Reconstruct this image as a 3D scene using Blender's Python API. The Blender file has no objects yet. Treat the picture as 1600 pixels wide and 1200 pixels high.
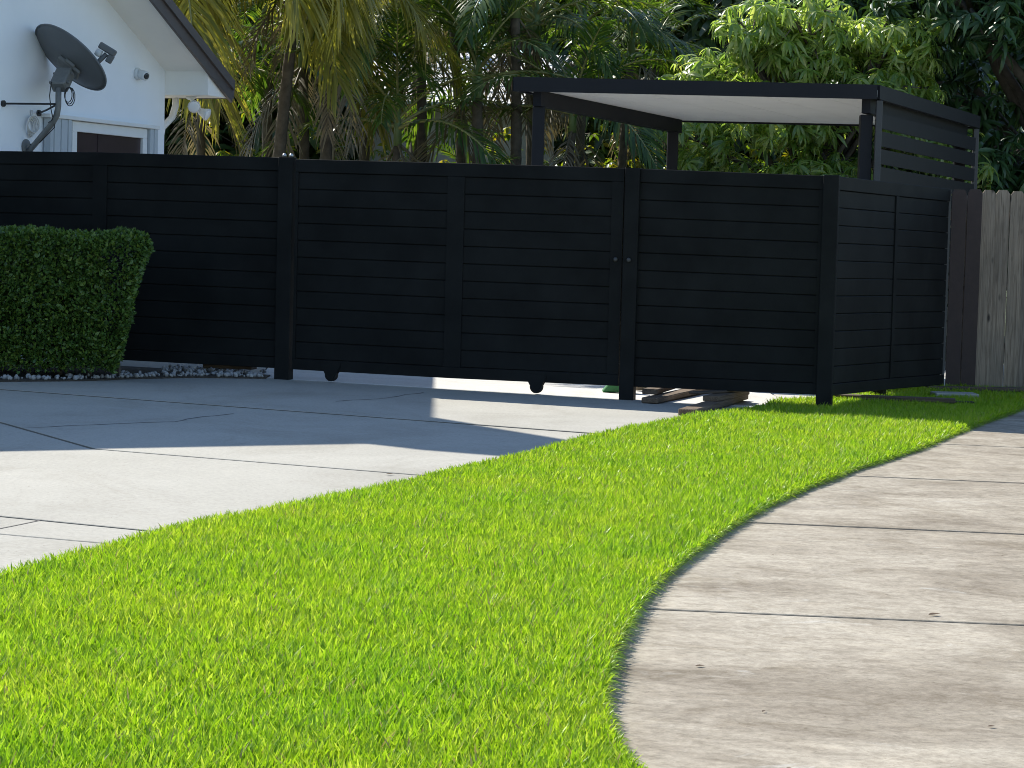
import bpy, bmesh, math, random
import numpy as np
from mathutils import Vector, Matrix, noise as mnoise

rng = np.random.default_rng(7)
random.seed(7)
scene = bpy.context.scene
C = scene.collection

# ------------------------------------------------------------------ camera
EYE = 1.34
cam_d = bpy.data.cameras.new('camera')
cam = bpy.data.objects.new('camera', cam_d)
C.objects.link(cam)
cam_d.sensor_width = 36.0
cam_d.lens = 3600.0 / 1600.0 * 36.0
cam_d.clip_start = 0.1
cam_d.clip_end = 2000
cam.matrix_world = Matrix.Translation((0, 0, EYE)) @ Matrix.Rotation(math.pi/2 - math.atan(225/3600), 4, 'X') @ Matrix.Rotation(0.026, 4, 'Z')
scene.camera = cam

# ------------------------------------------------------------------ light
SUN = Vector((0.775, -0.80, -1.0)).normalized()      # the way the light travels
SUN_EL = math.asin(-SUN.z)
w = bpy.data.worlds.new('World')
scene.world = w
w.use_nodes = True
nt = w.node_tree
bg = nt.nodes['Background']
sky = nt.nodes.new('ShaderNodeTexSky')
sky.sky_type = 'NISHITA'
sky.sun_disc = False
sky.sun_elevation = SUN_EL
sky.sun_rotation = math.atan2(-SUN.x, -SUN.y)
sky.air_density = 1.0
sky.dust_density = 0.3
sky.ozone_density = 3.0
nt.links.new(sky.outputs[0], bg.inputs[0])
bg.inputs[1].default_value = 0.122
sl = bpy.data.lights.new('sun', 'SUN')
so = bpy.data.objects.new('sun', sl)
C.objects.link(so)
sl.energy = 4.6
sl.angle = math.radians(0.53)
sl.color = (1.0, 0.955, 0.86)
so.rotation_euler = SUN.to_track_quat('-Z', 'Y').to_euler()
so.location = (-20, 20, 25)
vs = scene.view_settings
vs.view_transform = 'Standard'
vs.look = 'None'
vs.exposure = 0.78
vs.gamma = 1
vs.use_curve_mapping = False
scene.cycles.filter_width = 0.95
scene.cycles.max_bounces = 8
scene.cycles.transparent_max_bounces = 8


# ------------------------------------------------------------------ materials
def new_mat(name):
    m = bpy.data.materials.new(name)
    m.use_nodes = True
    t = m.node_tree
    b = t.nodes['Principled BSDF']
    return m, t, b


def N(t, typ, **kw):
    n = t.nodes.new(typ)
    for k, v in kw.items():
        setattr(n, k, v)
    return n


def ramp(t, stops):
    r = t.nodes.new('ShaderNodeValToRGB')
    e = r.color_ramp.elements
    while len(e) < len(stops):
        e.new(0.5)
    for i, (p, c) in enumerate(stops):
        e[i].position = p
        e[i].color = (c[0], c[1], c[2], 1)
    return r


def mixc(t, fac, a, b, mode='MIX'):
    m = t.nodes.new('ShaderNodeMix')
    m.data_type = 'RGBA'
    m.blend_type = mode
    for sock, v in ((m.inputs[0], fac), (m.inputs[6], a), (m.inputs[7], b)):
        if hasattr(v, 'links'):
            t.links.new(v, sock)
        elif isinstance(v, tuple):
            sock.default_value = (v[0], v[1], v[2], 1)
        else:
            sock.default_value = v
    return m.outputs[2]


def tex_noise(t, vec, scale, detail=4, rough=0.55, dist=0.0):
    n = t.nodes.new('ShaderNodeTexNoise')
    n.inputs['Scale'].default_value = scale
    n.inputs['Detail'].default_value = detail
    n.inputs['Roughness'].default_value = rough
    n.inputs['Distortion'].default_value = dist
    if vec is not None:
        t.links.new(vec, n.inputs['Vector'])
    return n.outputs['Fac']


def mapping(t, vec, scale=(1, 1, 1), loc=(0, 0, 0), rot=(0, 0, 0)):
    m = t.nodes.new('ShaderNodeMapping')
    m.inputs['Scale'].default_value = scale
    m.inputs['Location'].default_value = loc
    m.inputs['Rotation'].default_value = rot
    t.links.new(vec, m.inputs['Vector'])
    return m.outputs[0]


def bump(t, b, h, strength, dist):
    n = t.nodes.new('ShaderNodeBump')
    n.inputs['Strength'].default_value = strength
    n.inputs['Distance'].default_value = dist
    t.links.new(h, n.inputs['Height'])
    t.links.new(n.outputs[0], b.inputs['Normal'])


def pos(t):
    return t.nodes.new('ShaderNodeNewGeometry').outputs['Position']


def objco(t):
    return t.nodes.new('ShaderNodeTexCoord').outputs['Object']


def plain(name, col, rough=0.5, metal=0.0, var=0.12, scale=6.0, spec=0.5, bmp=0.0):
    m, t, b = new_mat(name)
    p = objco(t)
    f = tex_noise(t, p, scale, 5, 0.6)
    lo = tuple(c*(1-var) for c in col)
    hi = tuple(min(1, c*(1+var)) for c in col)
    r = ramp(t, [(0.3, lo), (0.7, hi)])
    t.links.new(f, r.inputs[0])
    t.links.new(r.outputs[0], b.inputs['Base Color'])
    b.inputs['Roughness'].default_value = rough
    b.inputs['Metallic'].default_value = metal
    b.inputs['Specular IOR Level'].default_value = spec
    if bmp:
        bump(t, b, tex_noise(t, p, scale*12, 4), bmp, 0.004)
    return m


def leaf_mat(name, cols, rough=0.4, trans=0.35, tcol=None, spec=0.5, patchy=False):
    m, t, b = new_mat(name)
    g = t.nodes.new('ShaderNodeNewGeometry')
    n = len(cols)
    r = ramp(t, [(i/(n-1), c) for i, c in enumerate(cols)])
    t.links.new(g.outputs['Random Per Island'], r.inputs[0])
    col = r.outputs[0]
    if patchy:
        f = tex_noise(t, pos(t), 1.3, 5, 0.6, 0.5)
        rp = ramp(t, [(0.32, (0.80, 0.92, 0.9)), (0.55, (1, 1, 1)), (0.72, (1.16, 1.05, 1.3))])
        t.links.new(f, rp.inputs[0])
        col = mixc(t, 1.0, col, rp.outputs[0], 'MULTIPLY')
    t.links.new(col, b.inputs['Base Color'])
    b.inputs['Roughness'].default_value = rough
    b.inputs['Specular IOR Level'].default_value = spec
    tr = t.nodes.new('ShaderNodeBsdfTranslucent')
    c = mixc(t, 1.0, col, tcol or (1.0, 1.0, 0.6), 'MULTIPLY')
    t.links.new(c, tr.inputs[0])
    mx = t.nodes.new('ShaderNodeMixShader')
    mx.inputs[0].default_value = trans
    t.links.new(b.outputs[0], mx.inputs[1])
    t.links.new(tr.outputs[0], mx.inputs[2])
    out = t.nodes['Material Output']
    t.links.new(mx.outputs[0], out.inputs[0])
    return m


def concrete(name, a, bcol, stain=None, stain_amt=0.0, streak=False):
    m, t, b = new_mat(name)
    p = pos(t)
    big = tex_noise(t, mapping(t, p, (0.7, 0.7, 0.7)), 1.0, 6, 0.62, 0.4)
    r = ramp(t, [(0.32, a), (0.68, bcol)])
    t.links.new(big, r.inputs[0])
    col = r.outputs[0]
    if stain:
        s1 = tex_noise(t, mapping(t, p, (0.75, 1.0, 1), (3, 7, 0)), 0.9, 9, 0.68, 1.2)
        rs = ramp(t, [(0.42, (0, 0, 0)), (0.66, (1, 1, 1))])
        t.links.new(s1, rs.inputs[0])
        mm = t.nodes.new('ShaderNodeMath')
        mm.operation = 'MULTIPLY'
        mm.inputs[1].default_value = stain_amt
        t.links.new(rs.outputs[0], mm.inputs[0])
        col = mixc(t, mm.outputs[0], col, stain)
        s2 = tex_noise(t, mapping(t, p, (1.0, 1.6, 1), (11, 2, 0)), 1.6, 8, 0.7, 1.6)
        rp = ramp(t, [(0.62, (0, 0, 0)), (0.72, (1, 1, 1))])
        t.links.new(s2, rp.inputs[0])
        m2 = t.nodes.new('ShaderNodeMath')
        m2.operation = 'MULTIPLY'
        m2.inputs[1].default_value = 0.75
        t.links.new(rp.outputs[0], m2.inputs[0])
        col = mixc(t, m2.outputs[0], col, (0.54, 0.52, 0.47))
    if streak:
        s3 = tex_noise(t, mapping(t, p, (2.2, 2.6, 1), (5, 1, 0)), 1.0, 12, 0.78, 0.8)
        r3 = ramp(t, [(0.36, (0.74, 0.71, 0.66)), (0.5, (1, 1, 1)), (0.66, (1.16, 1.15, 1.13))])
        t.links.new(s3, r3.inputs[0])
        col = mixc(t, 1.0, col, r3.outputs[0], 'MULTIPLY')
    else:
        s3 = tex_noise(t, mapping(t, p, (0.9, 0.5, 1), (5, 1, 0)), 1.0, 10, 0.7, 1.2)
        r3 = ramp(t, [(0.34, (0.88, 0.87, 0.85)), (0.5, (1, 1, 1)), (0.7, (1.04, 1.04, 1.03))])
        t.links.new(s3, r3.inputs[0])
        col = mixc(t, 1.0, col, r3.outputs[0], 'MULTIPLY')
    fine = tex_noise(t, p, 45, 6, 0.75)
    rf = ramp(t, [(0.3, (0.80, 0.80, 0.80)), (0.7, (1.08, 1.08, 1.08))])
    t.links.new(fine, rf.inputs[0])
    col = mixc(t, 1.0, col, rf.outputs[0], 'MULTIPLY')
    if streak:
        fs = tex_noise(t, mapping(t, p, (9, 14, 9)), 1.0, 5, 0.7, 0.6)
        rr = ramp(t, [(0.33, (0.78, 0.77, 0.75)), (0.55, (1, 1, 1))])
        t.links.new(fs, rr.inputs[0])
        col = mixc(t, 1.0, col, rr.outputs[0], 'MULTIPLY')
    sp = tex_noise(t, mapping(t, p, (1, 1, 1), (2, 9, 0)), 55, 3, 0.6)
    rs2 = ramp(t, [(0.66, (1, 1, 1)), (0.73, (0.62, 0.60, 0.57))])
    t.links.new(sp, rs2.inputs[0])
    col = mixc(t, 1.0, col, rs2.outputs[0], 'MULTIPLY')
    if streak:
        gr = tex_noise(t, p, 24, 10, 0.85)
        rg = ramp(t, [(0.36, (0.72, 0.71, 0.69)), (0.52, (1, 1, 1)), (0.66, (1.14, 1.14, 1.13))])
        t.links.new(gr, rg.inputs[0])
        col = mixc(t, 1.0, col, rg.outputs[0], 'MULTIPLY')
    t.links.new(col, b.inputs['Base Color'])
    b.inputs['Roughness'].default_value = 0.9
    b.inputs['Specular IOR Level'].default_value = 0.25
    bump(t, b, tex_noise(t, p, 120, 5, 0.7), 0.35, 0.004)
    return m


def wood(name, base, dark, grey, knots=True):
    m, t, b = new_mat(name)
    oi = t.nodes.new('ShaderNodeObjectInfo')
    tc = objco(t)
    add = t.nodes.new('ShaderNodeVectorMath')
    add.operation = 'ADD'
    sc = t.nodes.new('ShaderNodeVectorMath')
    sc.operation = 'SCALE'
    comb = t.nodes.new('ShaderNodeCombineXYZ')
    for i, k in enumerate(('X', 'Y', 'Z')):
        t.links.new(oi.outputs['Random'], comb.inputs[k])
    t.links.new(comb.outputs[0], sc.inputs[0])
    sc.inputs['Scale'].default_value = 37.0
    t.links.new(tc, add.inputs[0])
    t.links.new(sc.outputs[0], add.inputs[1])
    v = add.outputs[0]
    warp = tex_noise(t, mapping(t, v, (3, 3, 2.2)), 1.0, 3, 0.5)
    g = tex_noise(t, mapping(t, v, (60, 60, 1.6)), 1.0, 6, 0.65, 1.8)
    r = ramp(t, [(0.3, dark), (0.5, base), (0.75, grey)])
    t.links.new(g, r.inputs[0])
    rb = ramp(t, [(0.25, (0.7, 0.7, 0.7)), (0.75, (1.25, 1.22, 1.18))])
    t.links.new(warp, rb.inputs[0])
    col = mixc(t, 1.0, r.outputs[0], rb.outputs[0], 'MULTIPLY')
    rr = ramp(t, [(0.0, (0.72, 0.72, 0.74)), (1.0, (1.2, 1.15, 1.08))])
    t.links.new(oi.outputs['Random'], rr.inputs[0])
    col = mixc(t, 1.0, col, rr.outputs[0], 'MULTIPLY')
    if knots:
        vo = t.nodes.new('ShaderNodeTexVoronoi')
        vo.inputs['Scale'].default_value = 1.0
        t.links.new(mapping(t, v, (8, 8, 3.0), rot=(0, 0.9, 0)), vo.inputs['Vector'])
        vo.inputs['Randomness'].default_value = 1.0
        kr = ramp(t, [(0.07, (1, 1, 1)), (0.17, (0, 0, 0))])
        t.links.new(vo.outputs['Distance'], kr.inputs[0])
        col = mixc(t, kr.outputs[0], col, tuple(c*0.35 for c in dark))
    t.links.new(col, b.inputs['Base Color'])
    b.inputs['Roughness'].default_value = 0.85
    bump(t, b, g, 0.5, 0.004)
    return m


M = {}
M['drive'] = concrete('driveway_concrete', (0.385, 0.366, 0.318), (0.44, 0.42, 0.368), streak=False)
M['walk'] = concrete('walk_concrete', (0.375, 0.328, 0.258), (0.455, 0.408, 0.33), (0.185, 0.150, 0.108), 0.72, True)
M['bounceconc'] = concrete('pale_bounce_concrete', (0.60, 0.58, 0.54), (0.68, 0.66, 0.62))  # paler than the driveway: sunlit look and extra bounce put into the colour
M['joint'] = plain('joint_dirt', (0.09, 0.08, 0.065), 0.95, bmp=0.3)
M['grime'] = plain('joint_grime', (0.17, 0.16, 0.14), 0.95)
M['crack'] = plain('crack_dirt', (0.12, 0.11, 0.10), 0.95)
M['soil'] = plain('lawn_soil', (0.13, 0.17, 0.035), 0.95, scale=3, bmp=0.4)
M['ground'] = plain('yard_ground', (0.10, 0.12, 0.05), 0.95, scale=0.8, var=0.4)
M['mulch'] = plain('mulch', (0.05, 0.04, 0.03), 0.95, scale=30, var=0.5, bmp=0.5)
M['black'] = plain('black_powder_coat', (0.0135, 0.0145, 0.0145), 0.55, 0, 0.3, 2.2, 0.06)
M['carport'] = plain('carport_powder_coat', (0.012, 0.0125, 0.016), 0.5, 0, 0.10, 3, 0.2)
M['thin_post'] = plain('grey_painted_tube', (0.045, 0.045, 0.045), 0.5)
M['ceil'] = plain('white_ceiling_panel', (0.86, 0.86, 0.84), 0.55, 0, 0.04, 2)
M['steel'] = plain('galvanised_steel', (0.5, 0.5, 0.5), 0.4, 0.8)
M['rubber'] = plain('black_rubber', (0.015, 0.015, 0.015), 0.7)
M['wood'] = wood('weathered_board', (0.26, 0.21, 0.163), (0.12, 0.092, 0.07), (0.36, 0.305, 0.25))
M['brownwood'] = plain('brown_painted_board', (0.040, 0.023, 0.020), 0.6, 0, 0.2, 12, 0.4, 0.3)
M['plank'] = wood('old_plank', (0.11, 0.08, 0.055), (0.045, 0.033, 0.024), (0.20, 0.16, 0.12), False)
M['green'] = plain('green_plastic', (0.03, 0.20, 0.06), 0.45)
M['bark'] = plain('palm_bark', (0.10, 0.083, 0.063), 0.9, 0, 0.35, 9, 0.2, 0.6)
M['bark2'] = plain('tree_bark', (0.10, 0.085, 0.07), 0.9, 0, 0.35, 9, 0.2, 0.6)
M['crownshaft'] = plain('green_palm_sheath', (0.13, 0.18, 0.06), 0.5)
M['stucco'] = plain('sky_tinted_stucco', (0.84, 0.87, 0.90), 0.85, 0, 0.03, 1.5, 0.3, 0.25)  # white wall with some blue skylight put into the colour
M['soffit'] = plain('cream_soffit', (0.87, 0.84, 0.78), 0.7, 0, 0.03, 2)
M['fascia'] = plain('brown_fascia', (0.085, 0.070, 0.066), 0.5, 0, 0.1, 5)
M['shingle'] = plain('grey_shingle', (0.16, 0.14, 0.13), 0.9, 0, 0.25, 20, 0.2, 0.4)
M['white'] = plain('white_paint', (0.80, 0.80, 0.78), 0.45, 0, 0.03)
M['shutter'] = plain('pale_grey_shutter', (0.50, 0.54, 0.57), 0.45, 0, 0.04)
M['pane'] = plain('dark_brown_panel', (0.055, 0.036, 0.038), 0.25, 0, 0.1, 3)
M['dish'] = plain('grey_dish_metal', (0.12, 0.128, 0.135), 0.5, 0, 0.06, 5)
M['bracket'] = plain('grey_zinc_bracket', (0.17, 0.175, 0.17), 0.55, 0.2, 0.15, 20)
M['cable'] = plain('black_cable', (0.02, 0.02, 0.02), 0.5)
M['wcable'] = plain('white_cable', (0.62, 0.62, 0.60), 0.5)
M['camgrey'] = plain('pale_grey_plastic', (0.62, 0.65, 0.66), 0.4, 0, 0.03)
M['lens'] = plain('dark_lens', (0.03, 0.035, 0.04), 0.15)
M['lamp'] = plain('frosted_lamp_glass', (0.82, 0.82, 0.82), 0.25, 0, 0.02)
M['pebble'] = plain('white_pebble', (0.33, 0.33, 0.325), 0.7, 0, 0.25, 30)
M['tile'] = plain('white_roof_tile', (0.74, 0.72, 0.68), 0.8, 0, 0.12, 4)
M['farwall'] = plain('far_stucco', (0.55, 0.52, 0.46), 0.9)
M['dryleaf'] = plain('dry_leaf', (0.12, 0.075, 0.04), 0.8, 0, 0.3, 40)
M['grass'] = leaf_mat('grass_blade', [(0.15, 0.28, 0.012), (0.235, 0.375, 0.018), (0.30, 0.435, 0.024), (0.42, 0.51, 0.08), (0.195, 0.34, 0.012), (0.26, 0.405, 0.02)], 0.38, 0.52, (1.4, 1.4, 0.7), 0.4, True)
M['straw'] = leaf_mat('dry_grass_blade', [(0.36, 0.30, 0.13), (0.42, 0.36, 0.20)], 0.6, 0.3)
M['hedge'] = leaf_mat('hedge_leaf', [(0.045, 0.095, 0.02), (0.075, 0.15, 0.028), (0.10, 0.185, 0.03), (0.17, 0.24, 0.035)], 0.4, 0.25)
M['mango'] = leaf_mat('sunlit_mango_leaf', [(0.12, 0.20, 0.05), (0.175, 0.265, 0.065), (0.25, 0.33, 0.09), (0.37, 0.41, 0.15)], 0.34, 0.5, (2.1, 2.1, 1.1), 0.9)  # leaves paled so the sunlit look is part of the colour
M['mango_shaded'] = leaf_mat('shaded_mango_leaf', [(0.032, 0.07, 0.022), (0.04, 0.09, 0.026), (0.055, 0.11, 0.03)], 0.38, 0.22, (1.0, 1.0, 0.5), 0.5)  # mango leaves again, darkened with the shade put into the colour
M['areca'] = leaf_mat('palm_leaflet', [(0.035, 0.075, 0.015), (0.055, 0.11, 0.02), (0.085, 0.15, 0.03), (0.17, 0.20, 0.03)], 0.33, 0.45, (1.9, 1.8, 0.6), 0.6)
M['coconut'] = leaf_mat('coconut_leaflet', [(0.14, 0.15, 0.03), (0.20, 0.20, 0.045), (0.25, 0.23, 0.06), (0.16, 0.18, 0.035)], 0.4, 0.5, (2.0, 1.9, 0.8), 0.5)
M['deadfrond'] = leaf_mat('dry_leaflet', [(0.17, 0.14, 0.09), (0.25, 0.21, 0.15), (0.20, 0.15, 0.09)], 0.6, 0.3)
M['shrub'] = leaf_mat('shrub_leaf', [(0.05, 0.10, 0.014), (0.10, 0.16, 0.02), (0.19, 0.20, 0.03), (0.24, 0.19, 0.03)], 0.4, 0.5, (2.0, 1.9, 0.5))
M['fartree'] = leaf_mat('far_leaf', [(0.03, 0.06, 0.014), (0.05, 0.09, 0.02), (0.075, 0.12, 0.025), (0.10, 0.12, 0.03)], 0.4, 0.3, (1.0, 1.0, 0.5))
M['rachis'] = plain('palm_rachis', (0.26, 0.25, 0.09), 0.45)


# ------------------------------------------------------------------ object helpers
def G(x):
    return 0.045 - 0.0174*max(-9.0, min(9.0, x))


def tag(o, label=None, cat=None, group=None, kind=None):
    if label:
        o['label'] = label
    if cat:
        o['category'] = cat
    if group:
        o['group'] = group
    if kind:
        o['kind'] = kind
    return o


def thing(name, label, cat, loc, rotz=0.0, group=None):
    o = bpy.data.objects.new(name, None)
    o.empty_display_size = 0.2
    C.objects.link(o)
    o.location = loc
    o.rotation_euler = (0, 0, rotz)
    return tag(o, label, cat, group)


def link(name, me, parent=None):
    o = bpy.data.objects.new(name, me)
    C.objects.link(o)
    if parent is not None:
        o.parent = parent
    return o


def root_of(o):
    while o.parent is not None:
        o = o.parent
    return o


def mk(name, verts, faces, mat, parent=None, smooth=False, local=False):
    """verts in world metres; under a parent they are taken relative to the top-level thing"""
    me = bpy.data.meshes.new(name)
    if parent is not None and not local:
        L = root_of(parent).location
        verts = [(v[0]-L[0], v[1]-L[1], v[2]-L[2]) for v in verts]
    me.from_pydata([tuple(v) for v in verts], [], faces)
    me.materials.append(mat)
    if smooth:
        for p in me.polygons:
            p.use_smooth = True
    me.update()
    return link(name, me, parent)


BOXF = [(0, 3, 2, 1), (4, 5, 6, 7), (0, 1, 5, 4), (1, 2, 6, 5), (2, 3, 7, 6), (3, 0, 4, 7)]


class MB:
    def __init__(s):
        s.v = []
        s.f = []

    def add(s, v, f):
        k = len(s.v)
        s.v += [tuple(map(float, q)) for q in v]
        s.f += [tuple(i+k for i in q) for q in f]
        return s

    def box(s, x0, x1, y0, y1, z0, z1):
        return s.add([(x0, y0, z0), (x1, y0, z0), (x1, y1, z0), (x0, y1, z0), (x0, y0, z1), (x1, y0, z1), (x1, y1, z1), (x0, y1, z1)], BOXF)

    def bevbox(s, x0, x1, y0, y1, z0, z1, b=0.004):
        bm = bmesh.new()
        vs_ = [bm.verts.new(p) for p in [(x0, y0, z0), (x1, y0, z0), (x1, y1, z0), (x0, y1, z0), (x0, y0, z1), (x1, y0, z1), (x1, y1, z1), (x0, y1, z1)]]
        for f in BOXF:
            bm.faces.new([vs_[i] for i in f])
        bmesh.ops.bevel(bm, geom=bm.edges[:], offset=b, segments=1, affect='EDGES')
        bm.verts.index_update()
        s.add([v.co[:] for v in bm.verts], [[v.index for v in f.verts] for f in bm.faces])
        bm.free()
        return s

    def beam(s, A, B, h, th, nrm):
        """bar from A to B (bottom centre line), height vector (0,0,h), thickness th along nrm"""
        A = Vector(A)
        B = Vector(B)
        n = Vector(nrm)*th*0.5
        u = Vector((0, 0, h))
        return s.add([A-n, B-n, B+n, A+n, A-n+u, B-n+u, B+n+u, A+n+u], BOXF)

    def tube(s, pts, rad, seg=8, cap=True):
        pts = [Vector(p) for p in pts]
        if not hasattr(rad, '__len__'):
            rad = [rad]*len(pts)
        k = len(s.v)
        prev = None
        for i, p in enumerate(pts):
            d = (pts[min(i+1, len(pts)-1)] - pts[max(i-1, 0)]).normalized()
            if prev is None:
                a = d.orthogonal().normalized()
            else:
                a = (prev - d*prev.dot(d)).normalized()
            prev = a
            b = d.cross(a)
            for j in range(seg):
                t = 2*math.pi*j/seg
                s.v.append(tuple(p + (a*math.cos(t)+b*math.sin(t))*rad[i]))
        for i in range(len(pts)-1):
            for j in range(seg):
                s.f.append((k+i*seg+j, k+i*seg+(j+1) % seg, k+(i+1)*seg+(j+1) % seg, k+(i+1)*seg+j))
        if cap:
            s.f.append(tuple(k+j for j in range(seg))[::-1])
            s.f.append(tuple(k+(len(pts)-1)*seg+j for j in range(seg)))
        return s

    def lathe(s, prof, seg=24, mat=None, caps=True):
        """prof: list of (r,z); mat: Matrix to place it"""
        k = len(s.v)
        mat = mat or Matrix.Identity(4)
        for r, z in prof:
            for j in range(seg):
                t = 2*math.pi*j/seg
                s.v.append(tuple(mat @ Vector((r*math.cos(t), r*math.sin(t), z))))
        for i in range(len(prof)-1):
            for j in range(seg):
                s.f.append((k+i*seg+j, k+i*seg+(j+1) % seg, k+(i+1)*seg+(j+1) % seg, k+(i+1)*seg+j))
        if caps:
            s.f.append(tuple(k+j for j in range(seg))[::-1])
            s.f.append(tuple(k+(len(prof)-1)*seg+j for j in range(seg)))
        return s

    def build(s, name, mat, parent=None, smooth=False, local=False):
        return mk(name, s.v, s.f, mat, parent, smooth, local)


def np_mesh(name, V, F, mat, smooth=True):
    """V (n,3) array, F (m,3) triangles"""
    me = bpy.data.meshes.new(name)
    n, m = len(V), len(F)
    me.vertices.add(n)
    me.vertices.foreach_set('co', np.ascontiguousarray(V, dtype=np.float32).ravel())
    me.loops.add(m*3)
    me.loops.foreach_set('vertex_index', np.ascontiguousarray(F, dtype=np.int32).ravel())
    me.polygons.add(m)
    me.polygons.foreach_set('loop_start', np.arange(m, dtype=np.int32)*3)
    me.polygons.foreach_set('loop_total', np.full(m, 3, dtype=np.int32))
    if smooth:
        me.polygons.foreach_set('use_smooth', np.ones(m, dtype=bool))
    me.materials.append(mat)
    me.update(calc_edges=True)
    return me


def scatter(tv, tf, P, X, Y, Z, S):
    """copies of the template (tv, tf) at points P with axes X,Y,Z (n,3) and size S (n,)"""
    n = len(P)
    k = len(tv)
    V = P[:, None, :] + S[:, None, None]*(tv[None, :, 0:1]*X[:, None, :] + tv[None, :, 1:2]*Y[:, None, :] + tv[None, :, 2:3]*Z[:, None, :])
    F = tf[None, :, :] + (np.arange(n)*k)[:, None, None]
    return V.reshape(-1, 3), F.reshape(-1, 3)


def unit(a):
    return a/np.maximum(np.linalg.norm(a, axis=-1, keepdims=True), 1e-9)


# ------------------------------------------------------------------ ground
def sheet(name, poly, dz, mat, kind='structure', thick=None):
    v = [(x, y, G(x)+dz) for x, y in poly]
    n = len(v)
    f = [tuple(range(n))]
    if thick:
        v += [(x, y, G(x)+dz-thick) for x, y in poly]
        f += [(i, i+n, (i+1) % n+n, (i+1) % n) for i in range(n)]
    o = mk(name, v, f, mat)
    return tag(o, kind=kind)


gx = [-400, -60, -9, -4.5, 0, 4.5, 9, 60, 400]
gy = [-300, -40, 0, 6, 12, 18, 24, 30, 40, 80, 600]
gv = [(x, y, G(x)-0.14) for y in gy for x in gx]
gf = [(j*len(gx)+i, j*len(gx)+i+1, (j+1)*len(gx)+i+1, (j+1)*len(gx)+i) for j in range(len(gy)-1) for i in range(len(gx)-1)]
g = mk('ground', gv, gf, M['ground'])
tag(g, kind='structure')


def split(poly, a, b):
    """split a convex polygon by the line through a and b: (left part, right part)"""
    def side(p):
        return (b[0]-a[0])*(p[1]-a[1]) - (b[1]-a[1])*(p[0]-a[0])
    L, R = [], []
    n = len(poly)
    for i in range(n):
        p, q = poly[i], poly[(i+1) % n]
        sp, sq = side(p), side(q)
        if sp >= 0:
            L.append(p)
        if sp <= 0:
            R.append(p)
        if sp*sq < 0:
            t = sp/(sp-sq)
            r = (p[0]+(q[0]-p[0])*t, p[1]+(q[1]-p[1])*t)
            L.append(r)
            R.append(r)
    return L, R


def inset(poly, d):
    n = len(poly)
    out = []
    for i in range(n):
        p0, p1, p2 = Vector(poly[i-1]), Vector(poly[i]), Vector(poly[(i+1) % n])
        e1, e2 = (p1-p0).normalized(), (p2-p1).normalized()
        n1, n2 = Vector((-e1.y, e1.x)), Vector((-e2.y, e2.x))
        k = 1 + n1.dot(n2)
        out.append(p1 + (n1+n2)*(d/max(k, 0.2)))
    return out


def slab(poly, parent, mat, dz, gap=0.005, lab=None):
    if sum(poly[i-1][0]*poly[i][1]-poly[i][0]*poly[i-1][1] for i in range(len(poly))) < 0:
        poly = poly[::-1]
    a = inset(poly, gap)
    b = inset(poly, gap+0.004)
    n = len(a)
    v = [(p.x, p.y, G(p.x)+dz) for p in b] + [(p.x, p.y, G(p.x)+dz-0.003) for p in a] + [(p.x, p.y, G(p.x)+dz-0.09) for p in a]
    f = [tuple(range(n))]
    for i in range(n):
        j = (i+1) % n
        f += [(n+i, n+j, j, i), (2*n+i, 2*n+j, n+j, n+i)]
    o = mk('slab', v, f, mat, parent)
    o.data.materials.append(M['grime'])          # grimy joint faces
    for p in list(o.data.polygons)[2::2]:
        p.material_index = 1
    if lab:
        o['label'] = lab
    return o


# the driveway: a dirt bed with the slabs as its pieces
drive = sheet('driveway', [(-8.95, 2.5), (2.4, 2.5), (2.4, 29.1), (-8.95, 29.1)], -0.10, M['joint'])
base = [(-8.9, 2.5), (2.38, 2.5), (2.38, 29), (-8.9, 29)]
lines = [((-1.904, 20.114), (0.879, 19.423)), ((-3.904, 17.536), (-1.380, 16.577)), ((-3.002, 13.501), (-1.061, 12.816)),
         ((-2.058, 10.054), (-1.322, 9.772)), ((-2.126, 9.58), (-1.45, 9.373)), ((-1.853, 8.361), (-0.9, 8.12)), ((-1.853, 5.361), (-0.9, 5.12))]
rest = base
strips = []
for a, b in lines:
    far, rest = split(rest, a, b)
    strips.append(far)
strips.append(rest)
cross = [((-2.2, 20.0), (-2.6, 26.0)), ((-6.4, 20.2), (-5.4, 18.2)), ((-3.291, 14.795), (-2.454, 13.387)), ((-4.6, 12.0), (-4.0, 10.8)), None, ((-4.2, 9.0), (-3.6, 8.0)), ((-3.9, 7.0), (-3.4, 6.0)), None]
zoff = [0.0, -0.007, -0.015, -0.019, -0.024, -0.026, -0.028, -0.030]
MIDA, MIDB = (-0.9, 6.0), (2.6, 18.8)          # runs under the middle of the lawn
for i, st in enumerate(strips):
    if i > 0:
        st = split(st, MIDA, MIDB)[0]
    if len(st) < 3:
        continue
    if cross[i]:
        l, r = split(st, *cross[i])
        dm_ = M['bounceconc'] if i == 0 else M['drive']  # behind the gate the sunlit side is coloured paler than the shaded side
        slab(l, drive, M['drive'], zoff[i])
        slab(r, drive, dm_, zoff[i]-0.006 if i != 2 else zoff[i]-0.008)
    else:
        slab(st, drive, M['drive'], zoff[i])


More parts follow.
